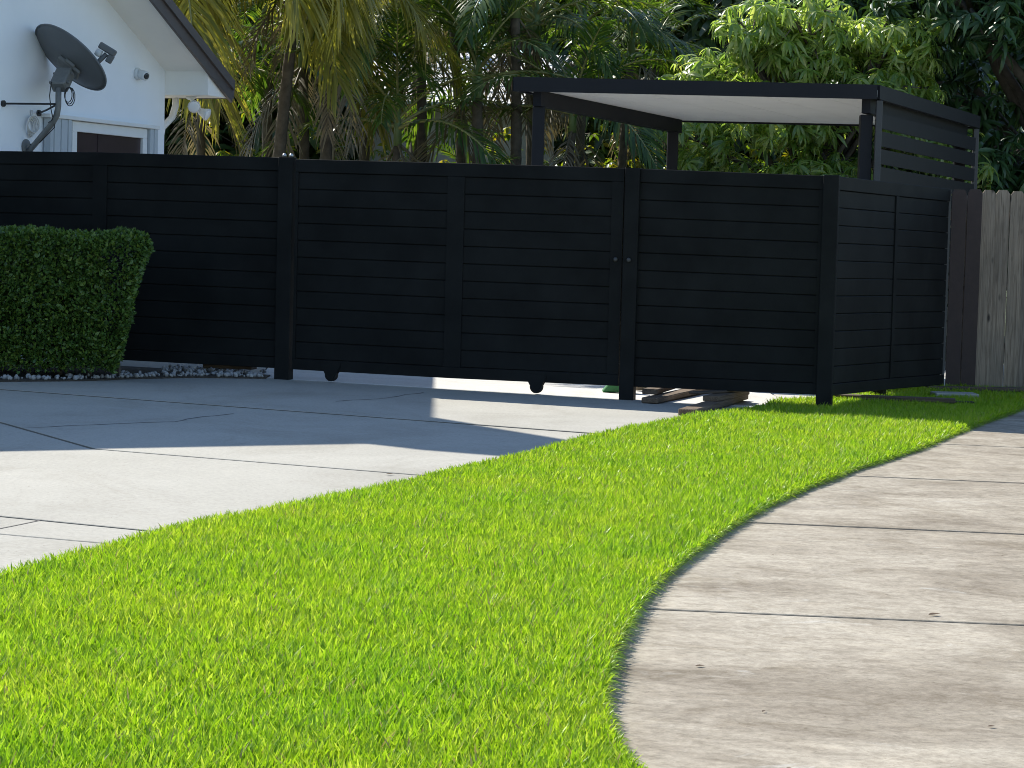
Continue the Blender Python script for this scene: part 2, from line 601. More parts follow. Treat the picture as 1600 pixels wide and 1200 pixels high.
def crack(pts, dz, wd=0.011):
    mbv, mbf = [], []
    P = []
    for i in range(len(pts)-1):
        a, b = Vector(pts[i]), Vector(pts[i+1])
        n = max(2, int((b-a).length/0.12))
        for k in range(n):
            q = a.lerp(b, k/n)
            P.append(q + Vector((random.uniform(-.02, .02), random.uniform(-.02, .02))))
    P.append(Vector(pts[-1]))
    for i, p in enumerate(P):
        d = (P[min(i+1, len(P)-1)]-P[max(i-1, 0)]).normalized()
        nn = Vector((-d.y, d.x))*wd*random.uniform(.4, 1.3)*0.5
        for q in (p-nn, p+nn):
            mbv.append((q.x, q.y, G(q.x)+dz))
    for i in range(len(P)-1):
        mbf.append((2*i, 2*i+2, 2*i+3, 2*i+1))
    return mk('crack', mbv, mbf, M['crack'], drive)


crack([(-3.067, 14.403), (-2.580, 14.977), (-2.263, 15.369), (-2.114, 15.851), (-1.962, 16.237)], -0.0135, 0.016)
crack([(-1.353, 17.721), (-1.016, 18.298), (-0.735, 19.181)], -0.005, 0.018)
crack([(-2.4, 9.0), (-2.157, 9.722), (-2.058, 10.054)], -0.0225, 0.012)

# the weathered drive on the right
walk = sheet('front_drive', [(-2.0, 2.5), (9.0, 2.5), (9.0, 21.5), (-2.0, 21.5)], -0.115, M['joint'])
wy = [2.52, 3.1, 5.715, 8.313, 11.08, 13.61, 16.2, 18.85, 21.48]
wz = [-0.030, -0.027, -0.024, -0.020, -0.015, -0.011, -0.008, -0.004]
DRV = [(0.879, 30), (2.32, 24.5), (2.3, 21), (2.045, 18.786), (1.253, 17.209), (0.517, 15.177), (0.127, 13.864), (-0.339, 12.595), (-0.744, 11.327), (-1.348, 9.962), (-1.570, 9.157), (-1.820, 8.212), (-1.931, 7.737), (-2.1, 6.4), (-2.2, 4.0)]
WLK = [(4.9, 21.6), (4.513, 20.243), (3.496, 17.636), (2.75, 15.5), (2.054, 13.810), (1.425, 12.023), (1.020, 10.554), (0.645, 8.938), (0.457, 7.771), (0.358, 6.831), (0.330, 6.355), (0.346, 5.873), (0.385, 5.561), (0.47, 5.05), (0.62, 4.0)]
for i in range(len(wy)-1):
    x0 = -2.0
    slab(split([(x0, wy[i]), (4.6 if i % 2 else 5.2, wy[i]), (4.6 if i % 2 else 5.2, wy[i+1]), (x0, wy[i+1])], MIDA, MIDB)[1], walk, M['walk'], wz[i], 0.003)
    slab([(4.6 if i % 2 else 5.2, wy[i]), (8.98, wy[i]), (8.98, wy[i+1]), (4.6 if i % 2 else 5.2, wy[i+1])], walk, M['walk'], wz[i]-0.004)


def smooth_poly(pts, it=2):
    for _ in range(it):
        q = [pts[0]]
        for a, b in zip(pts[:-1], pts[1:]):
            q.append((a[0]*.75+b[0]*.25, a[1]*.75+b[1]*.25))
            q.append((a[0]*.25+b[0]*.75, a[1]*.25+b[1]*.75))
        q.append(pts[-1])
        pts = q
    return pts


DS = smooth_poly(DRV[3:])
WS = smooth_poly([(a-0.055*min(1.0, max(0.0, (13-b)/4)), b) for a, b in WLK])
lawn_poly = DS[::-1] + [(2.25, 19.55), (2.95, 20.5), (3.85, 22.95), (9.0, 22.95), (9.0, 21.6)] + WS     # anticlockwise-ish outline
lawn_poly = lawn_poly[::-1]
LAWN_Z = 0.004
sheet('patio', [(2.4, 19.62), (9.0, 19.62), (9.0, 29.4), (2.4, 29.4)], -0.012, M['bounceconc'], thick=0.08)  # paled to throw more sunlight onto the house wall and carport ceiling
# lawn soil as a triangulated sheet with a cut edge
bm = bmesh.new()
vt = [bm.verts.new((x, y, G(x)+LAWN_Z)) for x, y in lawn_poly]
fc = bm.faces.new(vt)
bmesh.ops.triangulate(bm, faces=[fc])
vb = [bm.verts.new((x, y, G(x)+LAWN_Z-0.10)) for x, y in lawn_poly]
for i in range(len(vt)):
    j = (i+1) % len(vt)
    bm.faces.new((vt[i], vt[j], vb[j], vb[i]))
bmesh.ops.recalc_face_normals(bm, faces=bm.faces)
me = bpy.data.meshes.new('lawn')
bm.to_mesh(me)
bm.free()
me.materials.append(M['soil'])
tag(link('lawn', me), kind='structure')


# ------------------------------------------------------------------ black fence and gate
def unit2(a, b):
    d = Vector((b[0]-a[0], b[1]-a[1], 0)).normalized()
    n = Vector((d.y, -d.x, 0))
    return d, n          # n points to the camera side


def bay(root, A, B, za, zb, ta, tb, left_stile, right_stile, nslat=11, side=1):
    """one framed bay of tongue-and-groove slats. za/zb: bottom heights, ta/tb: top heights at A and B"""
    d, n = unit2(A, B)
    n = n*side
    L = (Vector((B[0], B[1], 0))-Vector((A[0], A[1], 0))).length

    def P(s, fz, off=0.0):
        k = s/L
        z0 = za+(zb-za)*k
        z1 = ta+(tb-ta)*k
        return Vector((A[0], A[1], 0)) + d*s + n*off + Vector((0, 0, z0+(z1-z0)*fz))
    top, bot = 0.062, 0.052

    def piece(name, s0, s1, f0, f1, o0, o1, mat=M['black'], ch=0.0):
        c = ch/1.85
        v = [P(s0, f0, o0), P(s1, f0, o0), P(s1, f0, o1), P(s0, f0, o1), P(s0, f1, o0), P(s1, f1, o0), P(s1, f1, o1), P(s0, f1, o1)]
        if not ch:
            return mk(name, v, BOXF, mat, root)
        # chamfered front edges (front = o1 side)
        v = [P(s0, f0, o0), P(s1, f0, o0), P(s1, f1, o0), P(s0, f1, o0),
             P(s0, f0, o1-ch), P(s1, f0, o1-ch), P(s1, f1, o1-ch), P(s0, f1, o1-ch),
             P(s0, f0+c, o1), P(s1, f0+c, o1), P(s1, f1-c, o1), P(s0, f1-c, o1)]
        f = [(0, 3, 2, 1), (0, 1, 5, 4), (1, 2, 6, 5), (2, 3, 7, 6), (3, 0, 4, 7), (4, 5, 9, 8), (6, 7, 11, 10), (8, 9, 10, 11), (5, 6, 10, 9), (7, 4, 8, 11)]
        return mk(name, v, f, mat, root)
    piece('rail', 0, L, 1-top, 1, -0.025, 0.025, ch=0.004)
    piece('rail', 0, L, 0, bot, -0.025, 0.025, ch=0.004)
    if left_stile:
        piece('stile', 0, left_stile, bot, 1-top, -0.024, 0.024, ch=0.003)
    if right_stile:
        piece('stile', L-right_stile, L, bot, 1-top, -0.024, 0.024, ch=0.003)
    s0, s1 = left_stile, L-right_stile
    h = (1-top-bot)/nslat
    for i in range(nslat):
        f0 = bot+i*h
        gp = 0.0030
        piece('slat', s0-0.002, s1+0.002, f0+gp*0.5, f0+h-gp*0.5, -0.012, 0.012+random.uniform(-.0015, .0015), ch=0.004)
    # the tongues behind the joints close the view through
    piece('backing_strip', s0, s1, bot, 1-top, -0.016, -0.0125)


def post(root, c, half, z0, z1, d, n, name='post', cap=True):
    mb = MB()
    a = Vector((c[0], c[1], 0))

    def q(sx, sy, z, e=0.0):
        return a + d*(sx*(half-e)) + n*(sy*(half-e)) + Vector((0, 0, z))
    e = 0.005
    prof = []
    for sx, sy in ((-1, -1), (1, -1), (1, 1), (-1, 1)):
        pts = [(sx, sy)]
        prof.append(pts)
    v = []
    ring = [(-1, -1+0.08), (-1+0.08, -1), (1-0.08, -1), (1, -1+0.08), (1, 1-0.08), (1-0.08, 1), (-1+0.08, 1), (-1, 1-0.08)]
    for z, s in ((z0, 1), (z1-0.004, 1), (z1, 0.96)):
        for x, y in ring:
            v.append(a + d*(x*half*s) + n*(y*half*s) + Vector((0, 0, z)))
    f = [tuple(range(8))[::-1], tuple(range(16, 24))]
    for k in (0, 8):
        for j in range(8):
            f.append((k+j, k+(j+1) % 8, k+8+(j+1) % 8, k+8+j))
    return mk(name, v, f, M['black'], root)


pL, pG0, pG1, p3, pc, pe = (-2.00, 20.12), (-1.915, 20.07), (0.90, 19.41), (0.975, 19.40), (2.586, 19.02), (4.25, 22.80)
dF, nF = unit2((-2.0, 20.12), (2.586, 19.02))

fl = thing('privacy_fence', 'black slatted metal fence section behind the hedge, ending at a tall gate post', 'fence', (-3.4, 20.45, G(-3.4)), group='black slatted fencing')
pLL = (-4.95, 20.83)
pm = (-3.70, 20.53)
bay(fl, pLL, pm, 0.20, 0.188, 2.015, 2.02, 0.0, 0.065)
bay(fl, pm, (pL[0]-0.07, pL[1]+0.02), 0.188, 0.168, 2.02, 2.003, 0.07, 0.0)
post(fl, pL, 0.066, G(-2)-0.05, 2.005, dF, nF)
post(fl, pm, 0.05, G(-3.7)-0.05, 0.2, dF, nF)
# roller catches on the post top
mb = MB()
for k in (-0.03, 0.03):
    mb.lathe([(0.0, 0), (0.016, 0.004), (0.02, 0.018), (0.012, 0.032), (0.0, 0.034)], 10, Matrix.Translation((pL[0]+k, pL[1], 2.006)), caps=False)
mb.build('guide_roller', M['steel'], fl, True)

gt = thing('sliding_gate', 'wide black slatted sliding gate on two V-groove wheels across the driveway', 'gate', (-0.5, 19.75, G(-0.5)))
gm = (-0.515, 19.742)
bay(gt, pG0, gm, 0.165, 0.143, 1.992, 1.982, 0.025, 0.075)
bay(gt, gm, pG1, 0.143, 0.135, 1.982, 1.966, 0.075, 0.10)
for x, y in ((-1.57, 19.985), (0.21, 19.57)):
    z = G(x)
    rt = MB()
    mat = Matrix.Translation((x, y, z+0.058)) @ Matrix.Rotation(math.radians(-13.9), 4, 'Z') @ Matrix.Rotation(math.pi/2, 4, 'X')
    rt.lathe([(0.02, -0.022), (0.056, -0.02), (0.042, 0.0), (0.056, 0.02), (0.02, 0.022)], 18, mat)
    rt.build('wheel', M['rubber'], gt, True)
    br = MB()
    d, n = dF, nF
    for sgn in (-1, 1):
        o = n*(0.03*sgn)
        a = Vector((x, y, 0))+o
        t = n*0.005
        zz = 0.16
        pts = [(-0.085, zz+0.004), (0.085, zz+0.004), (0.085, 0.13), (0.018, 0.006), (-0.018, 0.006), (-0.085, 0.13)]
        v = [a-t+d*px+Vector((0, 0, z+pz)) for px, pz in pts] + [a+t+d*px+Vector((0, 0, z+pz)) for px, pz in pts]
        f = [tuple(range(6)), tuple(range(6, 12))[::-1]]+[(i, i+6, (i+1) % 6+6, (i+1) % 6) for i in range(6)]
        br.add(v, f)
    br.build('wheel_bracket', M['black'], gt)
lk = MB()
lk.lathe([(0.018, 0), (0.02, 0.01), (0.012, 0.02)], 12, Matrix.Translation((0.842, 19.395, 1.20)) @ Matrix.Rotation(math.pi/2, 4, 'X'))
lk.build('lock_cylinder', M['thin_post'], gt, True)

fr = thing('privacy_fence', 'black slatted metal fence turning a corner on the lawn towards the wooden fence', 'fence', (1.8, 19.2, G(1.8)), group='black slatted fencing')
bay(fr, (p3[0]+0.062, p3[1]-0.015), (pc[0]-0.062, pc[1]+0.015), 0.134, 0.128, 1.964, 1.933, 0.0, 0.03)
post(fr, p3, 0.062, G(1)-0.05, 1.968, dF, nF)
dR, nR = unit2(pc, pe)
cdir = (dF+dR).normalized()
post(fr, pc, 0.064, G(2.6)-0.05, 1.938, dF, nF)
lk = MB()
lk.lathe([(0.018, 0), (0.02, 0.01), (0.012, 0.02)], 12, Matrix.Translation((0.95, 19.336, 1.198)) @ Matrix.Rotation(math.pi/2, 4, 'X'))
lk.build('lock_keeper', M['thin_post'], fr, True)
pmid = (3.428, 20.93)
pa = (pc[0]+dR.x*0.064, pc[1]+dR.y*0.064)
bay(fr, pa, pmid, 0.118, 0.075, 1.935, 1.942, 0.0, 0.05)
bay(fr, pmid, pe, 0.075, 0.02, 1.942, 1.952, 0.05, 0.0)
post(fr, (pmid[0]-nR.x*0.085, pmid[1]-nR.y*0.085), 0.05, G(3.4)-0.05, 1.93, dR, nR)

# ------------------------------------------------------------------ wooden fence
wf = thing('wooden_fence', 'weathered dog-eared board fence with two brown painted boards beside the black side run', 'fence', (6.0, 22.95, G(6)))
x = 4.30
i = 0
while x < 8.6:
    bw = 0.142 if i < 2 else 0.139
    front = (i % 2 == 0) if i >= 2 else True
    y0 = 22.90 if i >= 2 else 22.83
    y0 += random.uniform(-0.004, 0.004) + (0 if front else 0.006)
    zt = 1.955 + random.uniform(-0.006, 0.006)
    z0 = 0.0 + G(x) + 0.005
    e = 0.03 if i >= 2 else 0.022
    th = 0.018
    lean = random.uniform(-0.004, 0.004)
    hw = bw*0.5
    pts = [(-hw, 0), (hw, 0), (hw, 1-0.04/1.95), (hw-e, 1), (-hw+e, 1), (-hw, 1-0.04/1.95)]
    H = zt-z0
    v = [(px+lean*pz, 0, pz*H) for px, pz in pts]+[(px+lean*pz, th, pz*H) for px, pz in pts]
    f = [tuple(range(6)), tuple(range(6, 12))[::-1]]+[(a, a+6, (a+1) % 6+6, (a+1) % 6) for a in range(6)]
    o = mk('board', v, f, M['brownwood'] if i < 2 else M['wood'], wf, local=True)
    o.location = (x+hw-6.0, y0-22.95, z0-G(6))
    if i < 2:
        o['label'] = 'brown painted board'
    x += bw+(0.010 if i < 2 else random.uniform(0.002, 0.006))
    i += 1
for zr in (0.35, 1.0, 1.65):
    MB().box(4.3, 8.6, 22.945, 22.985, zr, zr+0.09).build('rail', M['wood'], wf)
for xp in (4.45, 6.6, 8.5):
    MB().box(xp-0.045, xp+0.045, 22.99, 23.08, -0.1, 1.9).build('post', M['wood'], wf)
mb = MB().box(4.255, 4.285, 22.815, 22.86, 0.0, 1.95)
mb.build('edge_post', M['thin_post'], wf)

# ------------------------------------------------------------------ carport
cp = thing('carport', 'black flat-roofed carport with white ceiling and slatted side screen', 'carport', (1.8, 23.5, G(1.8)))
FL_, FR_ = Vector((-0.06, 23.5, 2.99)), Vector((3.62, 23.5, 3.005))
BK = Vector((1.80, 3.80, -0.07))
BL_, BR_ = FL_+BK, FR_+BK
dS = Vector((BK.x, BK.y, 0)).normalized()
nS = Vector((dS.y, -dS.x, 0))
dX = Vector((1, 0, 0))
FH = 0.145
dn = Vector((0, 0, -FH))


def plate(name, A, B, h, th, nrm, mat, parent=cp):
    return MB().beam(Vector(A)-Vector((0, 0, h)), Vector(B)-Vector((0, 0, h)), h, th, nrm).build(name, mat, parent)


plate('fascia', FL_, FR_, FH, 0.05, Vector((0, 1, 0)), M['carport'])
plate('fascia', BL_, BR_, FH, 0.05, Vector((0, 1, 0)), M['carport'])
plate('fascia', FL_+dS*0.03, BL_-dS*0.03, FH-0.002, 0.05, nS, M['carport'])
plate('fascia', FR_+dS*0.03, BR_-dS*0.03, FH-0.002, 0.05, nS, M['carport'])
# ceiling panels run front to back, a small joint between them
npan = 6
for k in range(npan):
    a, b = k/npan, (k+1)/npan
    A, B = FL_.lerp(FR_, a), FL_.lerp(FR_, b)
    z = Vector((0, 0, -0.125))
    e = dX*0.003
    i0 = dS*0.03
    top = Vector((0, 0, 0.07))
    v = [A+z+e+i0, B+z-e+i0, B+z-e+BK-i0, A+z+e+BK-i0]
    v += [q+top for q in v]
    mk('ceiling_panel', v, BOXF, M['ceil'], cp)


def cpost(c, half, ztop, name='post', mat=M['carport']):
    mb = MB().bevbox(c[0]-half, c[0]+half, c[1]-half, c[1]+half, G(c[0])-0.05-0.0, ztop, 0.006)
    return mb.build(name, mat, cp)


# beams along the two sides
off = 0.19
AL, AR = FL_+dX*off+dS*0.12, FR_-dX*0.14+dS*0.12
for A in (AL, AR):
    a = A+Vector((0, 0, -0.128))
    b = A+BK*0.94+Vector((0, 0, -0.128))
    plate('beam', a, b, 0.155, 0.09, nS, M['carport'])
for A in (AL, AR):
    cpost((A.x+0.02, A.y+0.10), 0.062, 2.71)
    q = A+BK*0.9
    cpost((q.x, q.y), 0.062, 2.65)
# slatted screen on the right side
S0, S1 = FR_+dX*0.0+dS*0.10, FR_+dX*0.0+BK-dS*0.12
for q in (S0, S1):
    mb = MB().bevbox(q.x-0.032, q.x+0.032, q.y-0.032, q.y+0.032, G(q.x)-0.13, 2.852 if q is S0 else 2.782, 0.004)
    mb.build('screen_post', M['thin_post'], cp)
for k in range(13):
    z = 2.72-k*0.18
    if z < 0.2:
        break
    a = Vector((S0.x, S0.y, z-0.145))+dS*0.035
    b = Vector((S1.x, S1.y, z-0.145-0.05))-dS*0.035
    MB().beam(a, b, 0.15, 0.02, nS).build('screen_slat', M['carport'], cp)

# ------------------------------------------------------------------ white house (local x runs along the gable wall, y points out of it)
HO = Vector((-3.483, 24.171, 0))
hs = thing('house', 'white stucco house with a brown-edged gable roof, behind the black fence', 'house', HO, math.radians(-110))
RX, EZ, PIT = 5.25, 2.75, 0.5       # half span, eave height, pitch


def hz(x):
    return EZ+PIT*min(x, 2*RX-x)


LEN = -10.0
wall = mk('wall', [(0.445, 0, -0.1), (2*RX-0.445, 0, -0.1), (2*RX-0.445, 0, hz(0.445)+0.01), (RX, 0, hz(RX)+0.01), (0.445, 0, hz(0.445)+0.01),
                   (0.445, LEN, -0.1), (2*RX-0.445, LEN, -0.1), (2*RX-0.445, LEN, hz(0.445)+0.01), (RX, LEN, hz(RX)+0.01), (0.445, LEN, hz(0.445)+0.01)],
          [(0, 1, 2, 3, 4), (9, 8, 7, 6, 5), (0, 4, 9, 5), (1, 6, 7, 2), (0, 5, 6, 1)], M['stucco'], hs, local=True)
for nm, o0, o1, mat in (('roof', 0.035, 0.16, M['shingle']), ('soffit', 0.0, 0.034, M['soffit'])):
    y0, y1 = (0.53, LEN-0.5) if nm == 'roof' else (0.5, LEN-0.45)
    xo = 0.05 if nm == 'roof' else 0.0
    v = []
    for y in (y0, y1):
        for x, zx in ((-xo, -xo), (RX, RX), (2*RX+xo, -xo)):
            v.append((x, y, EZ+PIT*zx+o0))
        for x, zx in ((2*RX+xo, -xo), (RX, RX), (-xo, -xo)):
            v.append((x, y, EZ+PIT*zx+o1))
    f = [(0, 1, 4, 5), (1, 2, 3, 4), (6, 11, 10, 7), (7, 10, 9, 8), (0, 6, 7, 1), (1, 7, 8, 2), (2, 8, 9, 3), (3, 9, 10, 4), (4, 10, 11, 5), (5, 11, 6, 0)]
    r = mk(nm, v, f, mat, hs, local=True)
    if nm == 'roof':
        roof = r
# rake fascia boards (two steps) and gutters
for sgn in (0, 1):
    def mx(x):
        return x if sgn == 0 else 2*RX-x
    for (y0, y1, lo, hi) in ((0.502, 0.532, -0.05, 0.115), (0.533, 0.558, 0.075, 0.175)):
        v = []
        for y in (y0, y1):
            for x, k in ((-0.03, lo), (RX, lo), (RX, hi), (-0.03, hi)):
                v.append((mx(x), y, EZ+PIT*x+k))
        mk('fascia', v, [(0, 1, 2, 3), (7, 6, 5, 4), (0, 4, 5, 1), (1, 5, 6, 2), (2, 6, 7, 3), (3, 7, 4, 0)], M['fascia'], roof, local=True)
    a, b = sorted((mx(-0.14), mx(-0.035)))
    MB().bevbox(a, b, LEN-0.5, 0.50, EZ-0.02, EZ+0.10, 0.01).build('gutter', M['fascia'], roof, local=True)
    # boxed eave
    v = []
    for y in (0.495, LEN-0.4):
        for x, z in ((0.002, EZ-0.02), (0.443, EZ-0.02), (0.443, EZ+0.225), (0.002, EZ+0.004)):
            v.append((mx(x), y, z))
    mk('eave_box', v, [(0, 1, 2, 3), (7, 6, 5, 4), (0, 4, 5, 1), (1, 5, 6, 2), (2, 6, 7, 3), (3, 7, 4, 0)], M['soffit'], roof, local=True)
# unseen stack added to cast the finger shadow on the driveway, tapered to match
v = []
for z, a, b in ((4.2, 3.35, 5.55), (5.55, 3.45, 5.42), (6.95, 3.74, 5.06), (7.05, 3.74, 5.06)):
    for x, y in ((a, -0.85), (b, -0.85), (b, -0.17), (a, -0.17)):
        v.append((x, y, z))
f = [(0, 3, 2, 1), (12, 13, 14, 15)]
for k in (0, 4, 8):
    for j in range(4):
        f.append((k+j, k+(j+1) % 4, k+4+(j+1) % 4, k+4+j))
mk('shadow_chimney', v, f, M['stucco'], roof, local=True)
# downspout at the back corner
MB().tube([(0.02, -0.10, 2.78), (0.03, -0.10, 2.64), (0.10, -0.10, 2.52), (0.36, -0.07, 2.40), (0.405, -0.06, 2.32), (0.405, -0.06, 0.0)], 0.036, 10).build('downspout', M['white'], hs, True, True)
# window with shutter boxes
win = MB().box(0.98, 2.26, 0.002, 0.03, 0.9, 2.265).build('window', M['pane'], hs, local=True)
fm = MB()
fm.bevbox(0.90, 2.34, 0.003, 0.06, 2.262, 2.36, 0.004)
fm.bevbox(0.90, 0.985, 0.003, 0.06, 0.9, 2.262, 0.004)
fm.bevbox(2.255, 2.34, 0.003, 0.06, 0.9, 2.262, 0.004)
fm.bevbox(0.90, 2.34, 0.003, 0.07, 0.82, 0.898, 0.004)
fm.build('frame', M['white'], win, local=True)
MB().box(1.80, 1.835, 0.031, 0.042, 0.9, 2.26).build('mullion', M['pane'], win, local=True)
MB().bevbox(0.72, 2.82, 0.004, 0.105, 2.364, 2.40, 0.004).build('shutter_track', M['white'], win, local=True)
for a, b in ((0.74, 0.885), (2.41, 2.78)):
    sb = MB()
    nleaf = max(2, int((b-a)/0.06))
    wl = (b-a)/nleaf
    for k in range(nleaf):
        sb.bevbox(a+k*wl+0.003, a+(k+1)*wl-0.003, 0.01, 0.095 if k % 2 == 0 else 0.088, 0.85, 2.362, 0.004)
    sb.build('shutter', M['shutter'], win, local=True)

# security camera on the gable wall
def hw(x, y, z):
    a = math.radians(-110)
    return Vector((HO.x+x*math.cos(a)-y*math.sin(a), HO.y+x*math.sin(a)+y*math.cos(a), z))


sc_ = thing('security_camera', 'small pale grey turret camera on the white gable wall', 'camera', hw(1.03, 0, 2.9))
nW = (hw(0, 1, 0)-hw(0, 0, 0)).normalized()
rot = nW.to_track_quat('Z', 'Y').to_matrix().to_4x4()
base_m = Matrix.Translation(hw(1.03, 0, 2.9)) @ rot
MB().lathe([(0.062, 0.0), (0.062, 0.02), (0.052, 0.032), (0.045, 0.034)], 20, base_m).build('base', M['camgrey'], sc_, True)
lookd = Vector((0.72, -0.62, -0.22)).normalized()
hm = Matrix.Translation(hw(1.03, 0.05, 2.895)) @ lookd.to_track_quat('Z', 'Y').to_matrix().to_4x4()
MB().lathe([(0.02, -0.03), (0.045, -0.02), (0.05, 0.02), (0.047, 0.075), (0.040, 0.082)], 20, hm).build('housing', M['camgrey'], sc_, True)
MB().lathe([(0.032, 0.083), (0.03, 0.088), (0.012, 0.091)], 20, hm).build('lens', M['lens'], sc_, True)

# twin floodlight under the eave
fd = thing('floodlight', 'white twin-head floodlight under the eave of the white house', 'floodlight', hw(0.22, 0.18, 2.73))
MB().lathe([(0.05, 0.0), (0.05, -0.02), (0.03, -0.035)], 16, Matrix.Translation(hw(0.22, 0.18, 2.732))).build('base', M['white'], fd, True)
c0 = hw(0.22, 0.18, 2.70)
for dv, k in ((Vector((0.10, -0.95, -0.30)), (0.045, -0.05, -0.055)), (Vector((0.80, -0.25, -0.35)), (0.10, 0.03, -0.12))):
    dv.normalize()
    p = c0+Vector(k)
    ar = MB().tube([c0, c0.lerp(p, 0.5)+Vector((0, 0, 0.01)), p], 0.012, 8)
    m4 = Matrix.Translation(p) @ dv.to_track_quat('Z', 'Y').to_matrix().to_4x4()
    ar.lathe([(0.02, -0.03), (0.035, -0.01), (0.045, 0.03), (0.064, 0.075), (0.066, 0.085)], 20, m4)
    hd = ar.build('lamp_head', M['white'], fd, True)
    MB().lathe([(0.061, 0.086), (0.05, 0.094), (0.02, 0.099)], 20, m4).build('lamp_glass', M['lamp'], hd, True)

# ------------------------------------------------------------------ satellite dish
foot = hw(3.07, 0.0, 2.05)
sd = thing('satellite_dish', 'dark grey oval satellite dish on a bent mast bolted to the white wall', 'satellite dish', foot)
mtop = hw(3.10, 0.36, 2.62)
mast = MB().tube([hw(3.07, 0.02, 2.02), hw(3.075, 0.10, 2.10), hw(3.09, 0.30, 2.30), hw(3.095, 0.345, 2.37), hw(3.10, 0.36, 2.45), mtop], 0.027, 12).build('mast', M['bracket'], sd, True)
ft = Matrix.Translation(hw(3.07, 0.003, 2.08)) @ rot
MB().lathe([(0.001, 0.0), (0.07, 0.0), (0.07, 0.012), (0.04, 0.02), (0.001, 0.02)], 16, ft, caps=False).build('foot_plate', M['bracket'], sd)
MB().tube([hw(3.10, 0.355, 2.47), hw(3.46, 0.01, 2.45)], 0.009, 8).tube([hw(3.46, 0.0, 2.45), hw(3.46, 0.02, 2.45)], 0.03, 10).build('strut', M['cable'], sd)
MB().tube([hw(3.10, 0.355, 2.47), hw(2.98, 0.16, 2.42), hw(2.86, 0.01, 2.40)], 0.009, 8).tube([hw(2.86, 0.0, 2.40), hw(2.86, 0.02, 2.40)], 0.03, 10).build('strut', M['cable'], sd)
dnrm = Vector((0.52, 0.52, 0.68)).normalized()
dc = hw(2.90, 0.42, 2.90)+Vector((-0.105, 0.02, -0.045))
major = Vector((0.80, 0.0, -0.60))
major = (major-dnrm*major.dot(dnrm)).normalized()
minor = dnrm.cross(major)
dm = Matrix((major, minor, dnrm)).transposed().to_4x4()
dm.translation = dc
A_, B_ = 0.405, 0.335
nr, ns = 9, 48
v, f = [], []
for side in (0, 1):
    for i in range(nr+1):
        r = i/nr
        for j in range(ns):
            t = 2*math.pi*j/ns
            z = 0.085*r*r + (0.0 if side == 0 else 0.007)
            if i == nr:
                z += 0.006 if side else -0.004
            v.append(dm @ Vector((A_*r*math.cos(t), B_*r*math.sin(t), z)))
K = (nr+1)*ns
for i in range(nr):
    for j in range(ns):
        a, b, c, d = i*ns+j, i*ns+(j+1) % ns, (i+1)*ns+(j+1) % ns, (i+1)*ns+j
        f.append((a, d, c, b))
        f.append((K+a, K+b, K+c, K+d))
for j in range(ns):
    a, b = nr*ns+j, nr*ns+(j+1) % ns
    f.append((a, K+a, K+b, b))
mk('reflector', v, f, M['dish'], sd, True)
# rim roll
MB().tube([dm @ Vector((A_*math.cos(2*math.pi*j/48), B_*math.sin(2*math.pi*j/48), 0.083)) for j in range(49)], 0.008, 6).build('rim', M['dish'], sd, True)
# rear bracket, hub plate
hp = MB()
hm2 = dm @ Matrix.Translation((0.05, 0.0, -0.02))
bx = MB().bevbox(-0.12, 0.12, -0.07, 0.07, -0.012, 0.022, 0.006)
hp.add([hm2 @ Vector(q) for q in bx.v], bx.f)
bx = MB().bevbox(-0.05, 0.05, -0.10, 0.10, -0.008, 0.022, 0.006)
hp.add([hm2 @ Vector(q) for q in bx.v], bx.f)
hp.build('hub_plate', M['bracket'], sd)
hb = (dm @ Vector((0.05, 0.0, -0.03)))
bk = MB()
q = (hb-mtop)
mid = mtop.lerp(hb, 0.45)
bm4 = Matrix.Translation(mid) @ q.to_track_quat('Z', 'Y').to_matrix().to_4x4()
bx = MB().bevbox(-0.075, 0.075, -0.06, 0.06, -0.12, 0.10, 0.012)
bk.add([bm4 @ Vector(p) for p in bx.v], bx.f)
for sx in (-1, 1):
    for sz in (-0.07, 0.05):
        bk.lathe([(0.013, 0), (0.013, 0.02)], 6, bm4 @ Matrix.Translation((0.078*sx, 0.02, sz)) @ Matrix.Rotation(sx*math.pi/2, 4, 'Y'))
bk.build('mast_bracket', M['bracket'], sd)
# feed arm and head
e0 = dm @ Vector((A_*0.80, B_*0.55, 0.03))
lnb = dc + Vector((0.37, 0.06, 0.10))
e0 = dc + Vector((0.23, 0.05, -0.05))
e1 = dc + Vector((0.31, 0.06, 0.04))
MB().tube([hb+Vector((0.05, 0, -0.02)), hb.lerp(e0, 0.6)+Vector((0.03, -0.0, -0.03)), e0, e1, lnb], 0.022, 8).build('feed_arm', M['dish'], sd, True)
lm = Matrix.Translation(lnb+Vector((0.02, 0, 0.03))) @ Matrix.Rotation(math.radians(30), 4, 'Y')
bx = MB().bevbox(-0.10, 0.07, -0.035, 0.035, -0.028, 0.035, 0.01)
bx2 = MB().bevbox(0.02, 0.075, -0.03, 0.03, -0.10, -0.02, 0.008)
lb = MB()
lb.add([lm @ Vector(p) for p in bx.v], bx.f)
lb.add([lm @ Vector(p) for p in bx2.v], bx2.f)
lo = lb.build('feed_head', M['dish'], sd)
fh = MB()
fm4 = lm @ Matrix.Translation((-0.07, 0, -0.035)) @ Matrix.Rotation(math.pi, 4, 'X')
fh.lathe([(0.03, 0.0), (0.034, 0.03), (0.032, 0.06), (0.02, 0.066)], 14, fm4)
fh.build('feed_horn', M['camgrey'], lo, True)
cb = MB()
for k in range(3):
    pts = []
    for j in range(15):
        t = j/14*2*math.pi
        pts.append(mtop+Vector((0.10+0.035*(1+k*0.15)*math.sin(t)+k*0.008, -0.05, 0.0-0.075*(1+0.12*k)*(1-math.cos(t))*0.9)))
    cb.tube(pts, 0.0045, 5)
